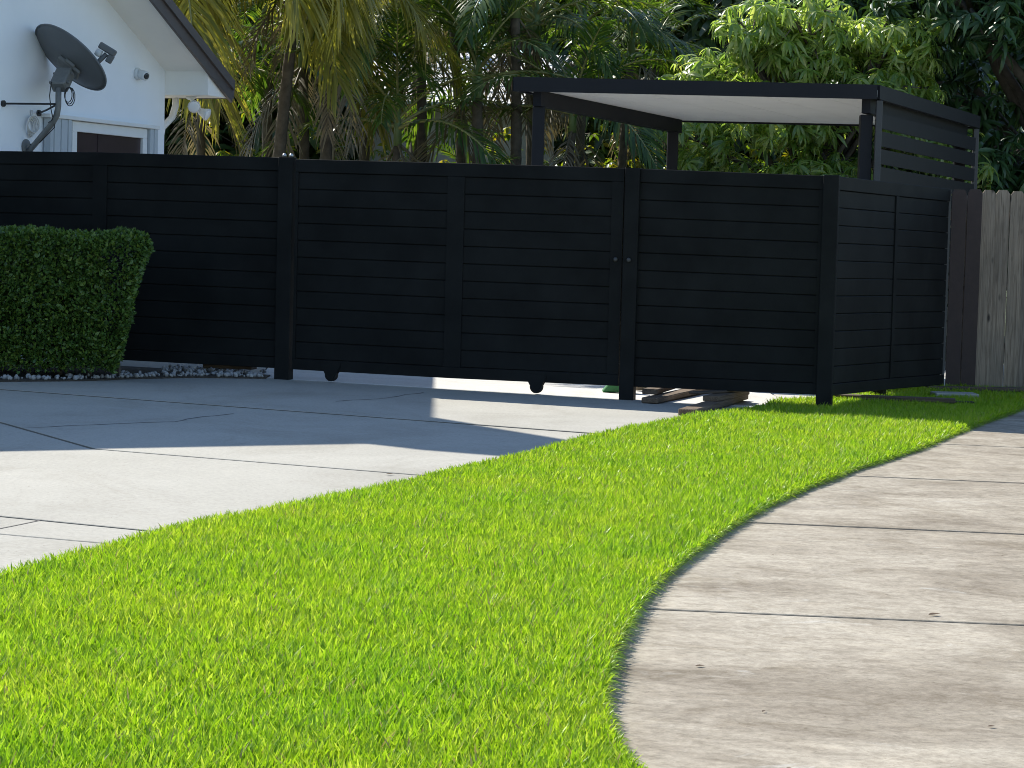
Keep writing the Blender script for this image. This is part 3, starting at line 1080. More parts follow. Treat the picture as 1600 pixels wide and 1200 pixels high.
cb.tube([mtop+Vector((-0.06, -0.03, 0.05)), mtop+Vector((-0.075, -0.03, -0.08)), mtop+Vector((-0.06, -0.03, -0.2)), hw(3.09, 0.32, 2.26), hw(3.08, 0.16, 2.12), hw(3.07, 0.05, 2.1)], 0.005, 5)
cb.tube([hw(3.10, 0.33, 2.44), mtop+Vector((-0.03, -0.03, -0.24)), mtop+Vector((-0.05, -0.03, -0.30)), hw(3.12, 0.27, 2.30)], 0.004, 5)
cb.build('cable', M['cable'], sd, True)
wc = thing('cable_coil', 'coil of white cable hanging on the white wall behind the dish mast', 'cable', hw(3.0, 0.01, 2.30))
cw = MB()
for k in range(5):
    pts = []
    r1, r2 = 0.05+0.012*k, 0.075+0.01*random.random()
    for j in range(19):
        t = j/18*2*math.pi
        pts.append(hw(3.02+r1*math.cos(t+k), 0.02+0.008*k, 2.25+r2*math.sin(t+k)+0.01*k))
    cw.tube(pts, 0.006, 5)
cw.build('coil', M['wcable'], wc, True)
MB().tube([hw(2.99, 0.012, 2.32), hw(2.985, 0.012, 2.42)], 0.012, 6).build('clip', M['wcable'], wc, True)

# ------------------------------------------------------------------ planks and bits under the fence
def plank(a, b, wd, th, z, label, ridx=0, name='plank', tilt=0.0):
    a, b = Vector((a[0], a[1], 0)), Vector((b[0], b[1], 0))
    L = (b-a).length
    c = (a+b)/2
    mb = MB().bevbox(-L/2, L/2, -wd/2, wd/2, 0, th, 0.006)
    # plank grain runs along local z in the material, so the mesh is built upright and laid down
    v = [(p[2], p[1], p[0]) for p in mb.v]
    f = [q[::-1] for q in mb.f]
    o = mk(name, v, f, M['plank'])
    d = (b-a).normalized()
    zax = d + Vector((0, 0, tilt))
    zax.normalize()
    yax = Vector((-d.y, d.x, 0))
    xax = yax.cross(zax)
    m = Matrix((xax, yax, zax)).transposed().to_4x4()
    if xax.z < 0:
        m = Matrix((-xax, -yax, zax)).transposed().to_4x4()
    m.translation = Vector((c.x, c.y, z))
    o.matrix_world = m
    return tag(o, label, 'plank', 'old planks under the fence')


plank((1.14, 19.00), (1.78, 20.95), 0.14, 0.045, G(1.4)+0.003, 'brown plank lying under the black fence next to the gate post')
plank((1.16, 19.35), (1.42, 20.4), 0.13, 0.045, G(1.3)+0.05, 'short dark plank stacked on the brown plank next to the gate post')
plank((1.36, 17.80), (1.98, 19.9), 0.14, 0.05, G(1.7)+0.003, 'longest brown plank poking out from under the fence onto the concrete')
plank((1.62, 18.75), (1.98, 19.75), 0.13, 0.045, G(1.8)+0.055, 'dark plank stacked on the longest brown plank')
plank((1.50, 18.9), (2.02, 19.55), 0.12, 0.018, G(1.8)+0.102, 'thin board resting on top of the plank stack', tilt=0.0)
plank((2.75, 20.15), (3.85, 19.95), 0.13, 0.04, G(3.3)+0.04, 'dark plank lying in the grass along the black side run')
plank((4.0, 22.25), (5.25, 22.42), 0.12, 0.04, G(4.6)+0.03, 'dark board lying in the grass at the foot of the wooden fence')
plank((-2.75, 20.62), (-2.30, 20.50), 0.14, 0.045, G(-2.5)+0.04, 'short brown plank under the black fence by the pebbles')
# concrete paver and valve box in the grass
mb = MB().bevbox(-0.2, 0.2, -0.15, 0.15, -0.02, 0.05, 0.008)
o = mk('paver', mb.v, mb.f, M['drive'])
o.location = (4.10, 21.3, G(4.1)+0.012)
tag(o, 'grey concrete paver lying in the shaded grass', 'paver')
vb_ = thing('valve_box', 'small black box in the shaded grass near the wooden fence', 'box', (3.93, 20.1, G(3.9)))
MB().bevbox(3.83, 4.03, 20.03, 20.17, G(3.9)-0.02, G(3.9)+0.045, 0.008).build('body', M['rubber'], vb_)
MB().bevbox(3.82, 4.04, 20.02, 20.18, G(3.9)+0.046, G(3.9)+0.058, 0.004).build('lid', M['carport'], vb_)
# green plastic wheel chock seen below the gate
v = [(-0.13, -0.07, 0), (0.13, -0.07, 0), (0.13, 0.07, 0), (-0.13, 0.07, 0), (0.0, -0.07, 0.16), (0.13, -0.07, 0.2), (0.13, 0.07, 0.2), (0.0, 0.07, 0.16)]
o = mk('wheel_chock', v, BOXF, M['green'])
bmod = o.modifiers.new('bevel', 'BEVEL')
bmod.width = 0.008
o.location = (0.92, 20.25, G(0.9)+0.002)
tag(o, 'green plastic wedge behind the gate post', 'wedge')
# upright offcut next to it
mb = MB().bevbox(-0.055, 0.055, -0.05, 0.05, 0, 0.3, 0.006)
o = mk('timber_offcut', mb.v, mb.f, M['wood'])
o.location = (1.16, 20.6, G(1.16)+0.002)
tag(o, 'pale timber block standing behind the gate post', 'timber')

# ------------------------------------------------------------------ hedge
def crown_leaf(nseg=3, width=0.24, droop=0.35, fold=0.25, shape=None):
    """a leaf of length 1 along +x, drooping to -z, as triangles"""
    v = [(0, 0, 0)]
    f = []
    for i in range(1, nseg):
        t = i/nseg
        wd = width*(math.sin(math.pi*t**0.85)) if shape is None else shape[i-1]*width
        z = -droop*t*t
        v += [(t, -wd*0.5, z+fold*wd*0.5), (t, 0, z), (t, wd*0.5, z+fold*wd*0.5)]
    v.append((1-0.12*droop, 0, -droop))
    n = len(v)
    f += [(0, 1, 2), (0, 2, 3)]
    for i in range(nseg-2):
        a = 1+3*i
        f += [(a, a+3, a+4), (a, a+4, a+1), (a+1, a+4, a+5), (a+1, a+5, a+2)]
    a = n-4
    f += [(a, n-1, a+1), (a+1, n-1, a+2)]
    return np.array(v, float), np.array(f, int)


def frames(axis):
    """random frames whose X is the given axis (n,3)"""
    n = len(axis)
    r = rng.normal(size=(n, 3))
    Z = unit(r - (r*axis).sum(1, keepdims=True)*axis)
    Y = np.cross(Z, axis)
    return axis, Y, Z


HA, HB = Vector((-5.35, 18.42, 0)), Vector((-3.02, 18.92, 0))
hd_ = (HB-HA).normalized()
hn_ = Vector((hd_.y, -hd_.x, 0))
HL, HD, HH = (HB-HA).length, 0.95, 1.20
hg = thing('hedge', 'clipped boxy green hedge in front of the black fence', 'hedge', (-4.2, 19.1, G(-4.2)))
nleaf = 36000
P, Nn = [], []
areas = [HL*HH, HL*HD, HD*HH*2.0]
tot = sum(areas)
for kface in range(3):
    n = int(nleaf*areas[kface]/tot)
    a, b = rng.random(n), rng.random(n)
    dep = -np.abs(rng.normal(0, 0.035, n))
    if kface == 0:
        s, h, dd = a*HL, b*HH, np.zeros(n)
        nn = np.tile([hn_.x, hn_.y, 0.1], (n, 1))
        dd = dd+dep
    elif kface == 1:
        s, dd, h = a*HL, -b*HD, HH+dep
        nn = np.tile([0, 0, 1.0], (n, 1))
    else:
        s, dd, h = HL+dep, -a*HD, b*HH
        nn = np.tile([hd_.x, hd_.y, 0.1], (n, 1))
    # rounded upper edges, right side tapering inwards to the foot, lumps
    fr_ = np.clip((h-(HH-0.10))/0.10, 0, 1)
    rin = 0.05*(1-np.sqrt(np.clip(1-fr_**2, 0, 1)))
    dd2 = np.where(dd > -HD*0.5, dd-rin*(kface != 1), dd)
    s2 = s-(rin if kface == 2 else 0)
    s2 = s2 - 0.26*(1-h/HH)**1.2*np.clip((s2-HL*0.55)/(HL*0.45), 0, 1)
    if kface == 1:
        edge = np.minimum(np.minimum(-dd, HD+dd), (HL-s))
        h = h-0.045*np.clip(1-edge/0.10, 0, 1)**2
    wob = np.array([mnoise.noise(Vector((s2[i]*2.2, dd2[i]*2.2, h[i]*2.2))) for i in range(n)])*0.045
    wob += np.array([mnoise.noise(Vector((s2[i]*7, dd2[i]*7+9, h[i]*7))) for i in range(n)])*0.035
    p = np.stack([HA.x+hd_.x*s2+hn_.x*dd2, HA.y+hd_.y*s2+hn_.y*dd2, 0.10+h], 1)+nn*wob[:, None]
    P.append(p)
    Nn.append(nn)
P = np.concatenate(P)
Nn = np.concatenate(Nn)
keep = P[:, 2] > 0.16+0.05*rng.random(len(P))
P, Nn = P[keep], Nn[keep]
ax = unit(Nn*0.6 + rng.normal(0, 0.6, P.shape) + np.array([0, 0, 0.25]))
X, Y, Z = frames(ax)
tv, tf = crown_leaf(3, 0.55, 0.15, 0.3)
V, F = scatter(tv, tf, P, X, Y, Z, rng.uniform(0.024, 0.052, len(P)))
V -= np.array(hg.location)
o = link('foliage', np_mesh('foliage', V, F, M['hedge']), hg)
o['kind'] = 'stuff'
st = MB()
for k in range(9):
    s = 0.2+k*0.25
    c = HA+hd_*s-hn_*(HD*0.5)
    st.tube([(c.x, c.y, 0.05), (c.x+random.uniform(-.05, .05), c.y, 0.5), (c.x+random.uniform(-.15, .15), c.y, 1.0)], [0.02, 0.015, 0.008], 6)
    for q in range(4):
        z = 0.3+0.2*q
        st.tube([(c.x, c.y, z), (c.x+random.uniform(-.2, .2), c.y+random.uniform(-.35, .35), z+0.2)], [0.009, 0.004], 5)
st.build('stem', M['bark2'], hg)
# leafy core so that the hedge is dense
n = 7000
p = np.stack([rng.uniform(0.08, HL-0.32, n), rng.uniform(-HD+0.08, -0.08, n), rng.uniform(0.1, HH-0.08, n)], 1)
Pc = np.stack([HA.x+hd_.x*p[:, 0]+hn_.x*p[:, 1], HA.y+hd_.y*p[:, 0]+hn_.y*p[:, 1], 0.1+p[:, 2]], 1)
X, Y, Z = frames(unit(rng.normal(size=(n, 3))))
V, F = scatter(tv, tf, Pc, X, Y, Z, rng.uniform(0.05, 0.09, n))
V -= np.array(hg.location)
o = link('inner_foliage', np_mesh('inner_foliage', V, F, M['hedge']), hg)
o['kind'] = 'stuff'

# planting bed and white pebbles
bedp = [(-5.4, 17.95), (-4.25, 18.10), (-3.5, 18.75), (-3.15, 19.30), (-2.75, 19.75), (-2.15, 20.05), (-2.15, 20.45), (-5.0, 21.2), (-5.6, 19.5)]
sheet('planting_bed', bedp, 0.006, M['mulch'], thick=0.03)
ico = bmesh.new()
bmesh.ops.create_icosphere(ico, subdivisions=1, radius=1.0)
iv = np.array([v.co[:] for v in ico.verts])
if_ = np.array([[v.index for v in f.verts] for f in ico.faces])
ico.free()
n = 230
t = rng.random(n)
edge = np.array(bedp[:6])
idx = np.clip((t*5).astype(int), 0, 4)
fr_ = t*5-idx
pe_ = edge[idx]*(1-fr_[:, None])+edge[idx+1]*fr_[:, None]
inw = np.abs(rng.normal(0, 0.14, n))+0.02
pp = pe_ + np.stack([-0.45*inw, 0.9*inw], 1)
n2 = 120
q2 = np.stack([rng.uniform(-3.1, -2.2, n2), rng.uniform(20.0, 20.75, n2)], 1)
q2[:, 1] -= (q2[:, 0]+2.2)*0.25
pp = np.concatenate([pp, q2])
n = len(pp)
S = rng.uniform(0.006, 0.026, n)
PP = np.stack([pp[:, 0], pp[:, 1], np.array([G(a) for a in pp[:, 0]])+0.012+S*0.3], 1)
X, Y, Z = frames(unit(rng.normal(size=(n, 3))))
iv2 = iv*np.array([1.3, 1.0, 0.75])
V, F = scatter(iv2, if_, PP, X, Y, Z, S)
o = link('pebbles', np_mesh('pebbles', V, F, M['pebble']))
tag(o, 'white landscaping pebbles along the foot of the hedge', 'pebbles', kind='stuff')


# ------------------------------------------------------------------ grass
def inside(px, py, poly):
    res = np.zeros(len(px), bool)
    n = len(poly)
    for i in range(n):
        x1, y1 = poly[i]
        x2, y2 = poly[(i+1) % n]
        if y1 == y2:
            continue
        c = ((y1 > py) != (y2 > py)) & (px < (x2-x1)*(py-y1)/(y2-y1)+x1)
        res ^= c
    return res


def dist_edge(px, py, line):
    d = np.full(len(px), 9.0)
    for (x1, y1), (x2, y2) in zip(line[:-1], line[1:]):
        ex, ey = x2-x1, y2-y1
        t = np.clip(((px-x1)*ex+(py-y1)*ey)/(ex*ex+ey*ey), 0, 1)
        d = np.minimum(d, np.hypot(px-x1-t*ex, py-y1-t*ey))
    return d


def blades(n_per, ylo, yhi, hmin, hmax, wmin, wmax):
    area = (yhi-ylo)*(9.4+2.3)
    n = int(area*n_per)
    x = rng.uniform(-2.3, 9.4, n)
    y = rng.uniform(ylo, yhi, n)
    k = inside(x, y, lawn_poly)
    # only what can be seen from here or a few steps aside
    k &= (np.abs(x) < 0.30*y+0.9)
    return x[k], y[k]


xs, ys = [], []
for dens, a, b in ((10500, 4.0, 8.0), (8800, 8.0, 11.5), (7000, 11.5, 15.0), (5600, 15.0, 20.2), (2600, 20.2, 23.0)):
    x, y = blades(dens, a, b, 0, 0, 0, 0)
    xs.append(x)
    ys.append(y)
def edge_pts(line, sgn, per_m):
    px, py, pa = [], [], []
    for (x1, y1), (x2, y2) in zip(line[:-1], line[1:]):
        L = math.hypot(x2-x1, y2-y1)
        k = rng.poisson(L*per_m)
        t = rng.random(k)
        nx, ny = -(y2-y1)/L*sgn, (x2-x1)/L*sgn            # outwards
        o = rng.uniform(-0.035, 0.004, k)
        px.append(x1+(x2-x1)*t+nx*o)
        py.append(y1+(y2-y1)*t+ny*o)
        pa.append(np.full(k, math.atan2(ny, nx)))
    return np.concatenate(px), np.concatenate(py), np.concatenate(pa)


ex1, ey1, ea1 = edge_pts(WS, 1, 520)
ex2, ey2, ea2 = edge_pts(DS, -1, 260)
gx_ = np.concatenate(xs+[ex1, ex2])
gy_ = np.concatenate(ys+[ey1, ey2])
n_edge = len(ex1)+len(ex2)
n = len(gx_)
ed = np.minimum(dist_edge(gx_, gy_, DS), dist_edge(gx_, gy_, WS))
cl = np.array([mnoise.noise(Vector((a*1.7, b*1.7, 0))) for a, b in zip(gx_, gy_)])
cl2 = np.array([mnoise.noise(Vector((a*9, b*9, 4))) for a, b in zip(gx_, gy_)])
hgt = rng.uniform(0.034, 0.070, n)*(1+0.22*cl+0.22*cl2)*np.clip(0.75+ed*2.5, 0.75, 1.0)
hgt *= np.where(gy_ > 15, 1.12, 1.0)
# leaning: random, with a common drift of tufts
ang = rng.uniform(0, 2*math.pi, n)
lean = rng.uniform(0.15, 0.95, n)
curl = rng.uniform(0.1, 0.6, n)
# edge blades hang outwards over the concrete
ang[n-n_edge:] = np.concatenate([ea1, ea2])+rng.normal(0, 0.55, n_edge)
lean[n-n_edge:] = rng.uniform(0.5, 1.25, n_edge)
curl[n-n_edge:] = rng.uniform(0.5, 1.5, n_edge)
wid = rng.uniform(0.0018, 0.0038, n)*np.where(gy_ > 12, 1.35, 1.0)
dx, dy = np.cos(ang), np.sin(ang)
z0 = np.array([G(a) for a in gx_])+LAWN_Z-0.002
face = ang+rng.normal(0, 0.9, n)+math.pi/2
wx, wy_ = np.cos(face)*wid, np.sin(face)*wid


def row(t):
    hor = hgt*(lean*t*0.55+curl*t*t*0.55)
    ver = hgt*t*(1-0.28*curl*t)-np.where(np.arange(n) >= n-n_edge, 0.55*hgt*t*t*curl, 0)
    return gx_+dx*hor, gy_+dy*hor, z0+ver


V = np.zeros((n, 5, 3))
for ri, (t, kk) in enumerate(((0.0, 0.75), (0.55, 1.0))):
    X_, Y_, Z_ = row(t)
    V[:, 2*ri, 0], V[:, 2*ri, 1], V[:, 2*ri, 2] = X_-wx*kk, Y_-wy_*kk, Z_
    V[:, 2*ri+1, 0], V[:, 2*ri+1, 1], V[:, 2*ri+1, 2] = X_+wx*kk, Y_+wy_*kk, Z_
X_, Y_, Z_ = row(1.0)
V[:, 4, 0], V[:, 4, 1], V[:, 4, 2] = X_, Y_, Z_
bf = np.array([[0, 1, 3], [0, 3, 2], [2, 3, 4]])
dry = rng.random(n) < 0.025
for nm, sel, mat, lb in (('grass', ~dry, M['grass'], 'bright green lawn grass between the two concrete drives'), ('dry_grass', dry, M['straw'], 'straw coloured dead blades scattered through the green lawn')):
    vv = V[sel].reshape(-1, 3)
    m = int(sel.sum())
    ff = (bf[None]+(np.arange(m)*5)[:, None, None]).reshape(-1, 3)
    o = link(nm, np_mesh(nm, vv, ff, mat))
    tag(o, lb, 'grass', kind='stuff')

# ------------------------------------------------------------------ palms
def frond_mesh(name, L, nl, ll, start_el, end_el, leaf_hang, mat, width=0.028, seed=0, twist=0.0, sparse=0.0):
    """a pinnate leaf from the origin along +x, arching in the xz plane; leaflets both sides"""
    r = np.random.default_rng(seed)
    ns_ = 14
    pts = [np.zeros(3)]
    dirs = []
    for i in range(ns_):
        t = i/(ns_-1)
        el = start_el+(end_el-start_el)*t**1.15
        d = np.array([math.cos(el), 0, math.sin(el)])
        dirs.append(d)
        pts.append(pts[-1]+d*L/ns_)
    mb = MB()
    mb.tube([tuple(p) for p in pts], [0.018*(1-i/len(pts))*L*0.55+0.003 for i in range(len(pts))], 5, False)
    V_, F_ = [], []
    pts = np.array(pts)
    for sgn in (-1, 1):
        for k in range(nl):
            t = 0.14+0.86*(k+0.5*r.random())/nl
            if r.random() < sparse:
                continue
            s = t*ns_
            i = min(int(s), ns_-1)
            p = pts[i]+(pts[i+1]-pts[i])*(s-i)
            d = dirs[i]
            side = np.array([0, sgn, 0.0])
            up = np.cross(d, np.array([0, 1.0, 0]))
            up = up if up[2] > 0 else -up
            l = ll*(0.35+0.65*math.sin(math.pi*min(1, 0.12+t*0.86)))*r.uniform(0.85, 1.1)
            a = math.radians(52-22*t+r.normal(0, 6))
            dd = d*math.cos(a)+side*math.sin(a)+up*(0.28+r.normal(0, 0.1))
            dd /= np.linalg.norm(dd)
            wv = np.cross(dd, up)
            wv /= max(np.linalg.norm(wv), 1e-6)
            wv = wv*width*0.5*r.uniform(0.8, 1.2)
            hang = leaf_hang*r.uniform(0.7, 1.3)
            q = []
            for tt in (0.0, 0.4, 0.75):
                c = p+dd*l*tt+np.array([0, 0, -hang*l*tt*tt])
                kx = (0.5, 1.0, 0.75)[(0.0, 0.4, 0.75).index(tt)]
                q += [c-wv*kx, c+wv*kx]
            q.append(p+dd*l*0.98+np.array([0, 0, -hang*l*1.0]))
            k0 = len(V_)
            V_ += q
            F_ += [(k0, k0+1, k0+3), (k0, k0+3, k0+2), (k0+2, k0+3, k0+5), (k0+2, k0+5, k0+4), (k0+4, k0+5, k0+6)]
    # rachis triangles appended
    k0 = len(V_)
    V_ += [np.array(p) for p in mb.v]
    nrf = len(F_)
    for q in mb.f:
        F_ += [(k0+q[0], k0+q[1], k0+q[2]), (k0+q[0], k0+q[2], k0+q[3])]
    me = np_mesh(name, np.array(V_), np.array(F_), mat)
    me.materials.append(M['rachis'] if mat is not M['deadfrond'] else M['deadfrond'])
    mi = np.zeros(len(F_), dtype=np.int32)
    mi[nrf:] = 1
    me.polygons.foreach_set('material_index', mi)
    return me


R = math.radians
AF = [frond_mesh('palm_frond', 1.9+0.12*k, 34, 0.52, R(72-14*k), R(10-17*k), 0.25+0.08*k, M['areca'], 0.034, 20+k) for k in range(5)]
DF = [frond_mesh('dry_frond', 1.6, 26, 0.42, R(-35), R(-86), 0.6, M['deadfrond'], 0.026, 40+k, sparse=0.25) for k in range(2)]
CF = [frond_mesh('coconut_frond', 3.1, 70, 0.85, R(62-18*k), R(-42-14*k), 0.75, M['coconut'], 0.036, 60+k) for k in range(4)]
HF = frond_mesh('hanging_coconut_frond', 3.5, 84, 0.8, R(35), R(-98), 0.55, M['coconut'], 0.036, 77)
trunk_cache = {}


def palm_trunk(h, r0, bend, seed):
    rr = random.Random(seed)
    pts, rad = [], []
    m = int(h/0.11)
    for i in range(m+1):
        t = i/m
        pts.append((bend*t*t, bend*0.3*math.sin(t*3), h*t))
        rad.append(r0*(1.15-0.35*t)*(1.06 if i % 2 else 0.97))
    return MB().tube(pts, rad, 9)


def palm(x, y, h, r0, bend, rot, label, seed, kind='areca', dead=2, scale=1.0, group='clustered palms behind the fence'):
    t = thing('palm_tree', label, 'palm', (x, y, G(x)-0.14), rot, group)
    rr = random.Random(seed)
    palm_trunk(h, r0, bend, seed).build('trunk', M['bark'], t, True, True)
    top = (bend, bend*0.3*math.sin(3), h)
    if kind == 'areca':
        MB().tube([top, (top[0], top[1], h+0.25), (top[0], top[1], h+0.55)], [r0*0.95, r0*0.85, r0*0.4], 9).build('crownshaft', M['crownshaft'], t, True, True)
    nf = 10 if kind == 'areca' else 13
    meshes = AF if kind == 'areca' else CF
    for k in range(nf):
        mi = min(len(meshes)-1, int(k/nf*len(meshes)+rr.random()*0.6))
        o = link('frond', meshes[mi], t)
        o.location = (top[0], top[1], h+(0.45 if kind == 'areca' else 0.1)-0.25*k/nf)
        o.rotation_euler = (rr.uniform(-.25, .25), rr.uniform(-.12, .12), k*2.4+rr.uniform(-.3, .3))
        s = scale*rr.uniform(0.85, 1.1)
        o.scale = (s, s, s)
    for k in range(dead):
        o = link('dry_frond', DF[k % 2], t)
        o.location = (top[0], top[1], h+0.05)
        o.rotation_euler = (0, rr.uniform(-.1, .25), rr.uniform(0, 6.3))
        s = scale*rr.uniform(0.8, 1.15)
        o.scale = (s, s, s)
        o['label'] = 'brown dry hanging frond'
    return t


LBL = 'slender palm with arching green fronds in the grove between the house and the carport'
spots = [(-2.9, 31.2, 3.6, .075), (-2.2, 32.4, 4.3, .08), (-1.75, 30.6, 2.6, .06), (-1.25, 31.6, 4.0, .075), (-0.75, 33.2, 4.6, .08), (-0.45, 30.9, 3.3, .085), (0.15, 32.3, 4.2, .07),
         (0.55, 31.2, 2.9, .06), (0.9, 33.8, 4.3, .075), (1.5, 34.6, 4.2, .07), (-0.1, 31.4, 4.4, .08), (-2.6, 30.2, 3.9, .085), (2.3, 36.0, 4.2, .075), (-3.6, 33.0, 4.4, .08), (-4.3, 31.6, 3.2, .07), (0.2, 34.6, 4.4, .08), (-1.6, 34.8, 4.8, .08)]
for i, (x, y, h, r0) in enumerate(spots):
    palm(x, y, h, r0, random.uniform(-.25, .25), random.uniform(0, 6), LBL, 100+i, dead=2 if i % 2 else 3)
# low suckering palms without visible trunks
LOW = 'low young palm with short stem and upright fronds under the palm grove'
for i, (x, y, h) in enumerate([(-3.3, 29.6, 0.7), (-2.2, 30.0, 0.5), (-1.0, 29.7, 0.9), (0.3, 29.9, 0.6), (1.3, 29.8, 0.8), (-0.2, 33.9, 1.2), (1.9, 30.6, 1.0)]):
    palm(x, y, h, 0.045, 0.05, random.uniform(0, 6), LOW, 200+i, dead=0, scale=0.85, group='young palms under the grove')
# coconut palms by the house
ct = palm(-4.35, 27.3, 4.7, 0.13, 0.1, 0.0, 'tall coconut palm with long yellow-green fronds hanging beside the house eave', 301, 'coconut', 1, 0.92, None)
ct2 = palm(-3.15, 29.6, 4.5, 0.085, 0.3, 0.0, 'coconut palm with drooping olive fronds between the house eave and the palm grove', 302, 'coconut', 3, 0.85, None)
for t_, yaws in ((ct, (-0.8, -0.45, -0.15, 0.25)), (ct2, (-1.9, -0.9, 0.1, -2.6))):
    for ya in yaws:
        o = link('frond', HF, t_)
        o.location = (0.1 if t_ is ct else -0.1, 0, 4.9 if t_ is ct else 4.6)
        o.rotation_euler = (random.uniform(-.15, .15), 0, ya)
        k_ = random.uniform(0.9, 1.05) if t_ is ct else 0.8
        o.scale = (k_, k_, k_)


# ------------------------------------------------------------------ leafy trees
def whorl_tpl(nl, droop, seed, wl=0.23):
    r = random.Random(seed)
    tv, tf = [], []
    for k in range(nl):
        lv, lf = crown_leaf(4, wl, droop*r.uniform(0.6, 1.4), 0.35)
        az = k*2.4+r.uniform(-.3, .3)
        el = r.uniform(-0.75, 0.45)-0.1
        L = r.uniform(0.75, 1.1)
        ca, sa, ce, se = math.cos(az), math.sin(az), math.cos(el), math.sin(el)
        x, y, z = lv[:, 0]*L, lv[:, 1]*L, lv[:, 2]*L
        x2 = x*ce - z*se
        z2 = x*se + z*ce
        q = np.stack([x2*ca-y*sa, x2*sa+y*ca, z2], 1)
        k0 = sum(len(a) for a in tv)
        tv.append(q)
        tf.append(lf+k0)
    return np.concatenate(tv), np.concatenate(tf)


WH = [whorl_tpl(11, 0.75, 1), whorl_tpl(10, 0.6, 2), whorl_tpl(12, 0.9, 3), whorl_tpl(9, 0.5, 4)]
WS2 = [whorl_tpl(7, 0.3, 11, 0.5), whorl_tpl(6, 0.25, 12, 0.45)]


def leafy(name, label, base_, trunk_h, r0, lobes, nwh, size, mat, tpl, group=None, shell=0.35, cat='tree', upbias=0.55):
    """lobes: (cx,cy,cz,rx,ry,rz) world. whorls in the outer shell of the lobes"""
    t = thing(name, label, cat, (base_[0], base_[1], G(base_[0])-0.14), 0, group)
    tr = MB()
    b = Vector(t.location)
    tops = b+Vector((random.uniform(-.2, .2), random.uniform(-.2, .2), trunk_h))
    tr.tube([b, b.lerp(tops, .5)+Vector((random.uniform(-.06, .06), 0, 0)), tops], [r0*1.3, r0, r0*0.8], 10)
    for l in lobes:
        c = Vector(l[:3])
        m = tops.lerp(c, 0.5)+Vector((random.uniform(-.3, .3), random.uniform(-.3, .3), 0.15))
        tr.tube([tops-Vector((0, 0, 0.15)), m, c], [r0*0.6, r0*0.35, r0*0.15], 7)
        for q in range(5):
            a = Vector((random.gauss(0, 1), random.gauss(0, 1), random.gauss(0, .7))).normalized()
            e = c+Vector((a.x*l[3], a.y*l[4], a.z*l[5]))*0.85
            tr.tube([m.lerp(c, random.uniform(.4, 1)), c.lerp(e, .55)+Vector((0, 0, .1)), e], [r0*0.2, r0*0.12, r0*0.05], 5)
    tr.build('trunk', M['bark2'], t, True)
    vol = np.array([l[3]*l[4]+l[4]*l[5]+l[3]*l[5] for l in lobes])
    cnt = (nwh*vol/vol.sum()).astype(int)
    Vs, Fs = [], []
    k0 = 0
    for l, n in zip(lobes, cnt):
        a = unit(rng.normal(size=(n, 3)))
        rr = 1-shell*rng.random(n)**1.6
        p = np.array(l[:3])+a*np.array(l[3:])*rr[:, None]
        # uneven outline: push by noise
        nz = np.array([mnoise.noise(Vector(q*1.1)) for q in p])
        p += a*(nz*0.45*np.mean(l[3:])*0.55)[:, None]
        up = unit(a*0.55+np.array([0, 0, upbias+0.2])+rng.normal(0, 0.25, (n, 3)))
        r = rng.normal(size=(n, 3))
        X = unit(r-(r*up).sum(1, keepdims=True)*up)
        Y = np.cross(up, X)
        S = size*rng.uniform(0.75, 1.2, n)
        which = rng.integers(0, len(tpl), n)
        for wi, (tv, tf) in enumerate(tpl):
            s = which == wi
            if not s.any():
                continue
            V, F = scatter(tv, tf, p[s], X[s], Y[s], up[s], S[s])
            Vs.append(V)
            Fs.append(F+k0)
            k0 += len(V)
    V = np.concatenate(Vs)-np.array(t.location)
    o = link('crown', np_mesh('crown', V, np.concatenate(Fs), mat), t)
    return t


def clumps(c, r, n, size, seed):
    q = random.Random(seed)
    out = []
    while len(out) < n:
        a = Vector((q.uniform(-1, 1), q.uniform(-1, 1), q.uniform(-1, 1)))
        if not 0.35 < a.length < 1.0:
            continue
        k = q.uniform(0.75, 1.25)*size
        out.append((c[0]+a.x*r[0], c[1]+a.y*r[1], c[2]+a.z*r[2], k, k*0.9, k*0.62))
    return out


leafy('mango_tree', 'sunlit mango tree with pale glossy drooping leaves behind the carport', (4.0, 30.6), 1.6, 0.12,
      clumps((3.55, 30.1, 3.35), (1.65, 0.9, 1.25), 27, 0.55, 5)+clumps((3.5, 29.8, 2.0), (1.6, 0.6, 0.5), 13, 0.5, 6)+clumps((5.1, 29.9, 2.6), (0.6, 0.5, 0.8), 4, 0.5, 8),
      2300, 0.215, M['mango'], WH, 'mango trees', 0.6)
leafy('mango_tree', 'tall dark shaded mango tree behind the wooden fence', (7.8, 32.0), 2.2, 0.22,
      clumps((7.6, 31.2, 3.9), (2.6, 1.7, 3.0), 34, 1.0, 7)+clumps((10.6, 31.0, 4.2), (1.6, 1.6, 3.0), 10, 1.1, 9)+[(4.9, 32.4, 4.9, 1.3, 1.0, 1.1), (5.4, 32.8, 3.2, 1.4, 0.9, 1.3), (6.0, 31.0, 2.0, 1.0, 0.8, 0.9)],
      4000, 0.29, M['mango_shaded'], WH, 'mango trees', 0.55)
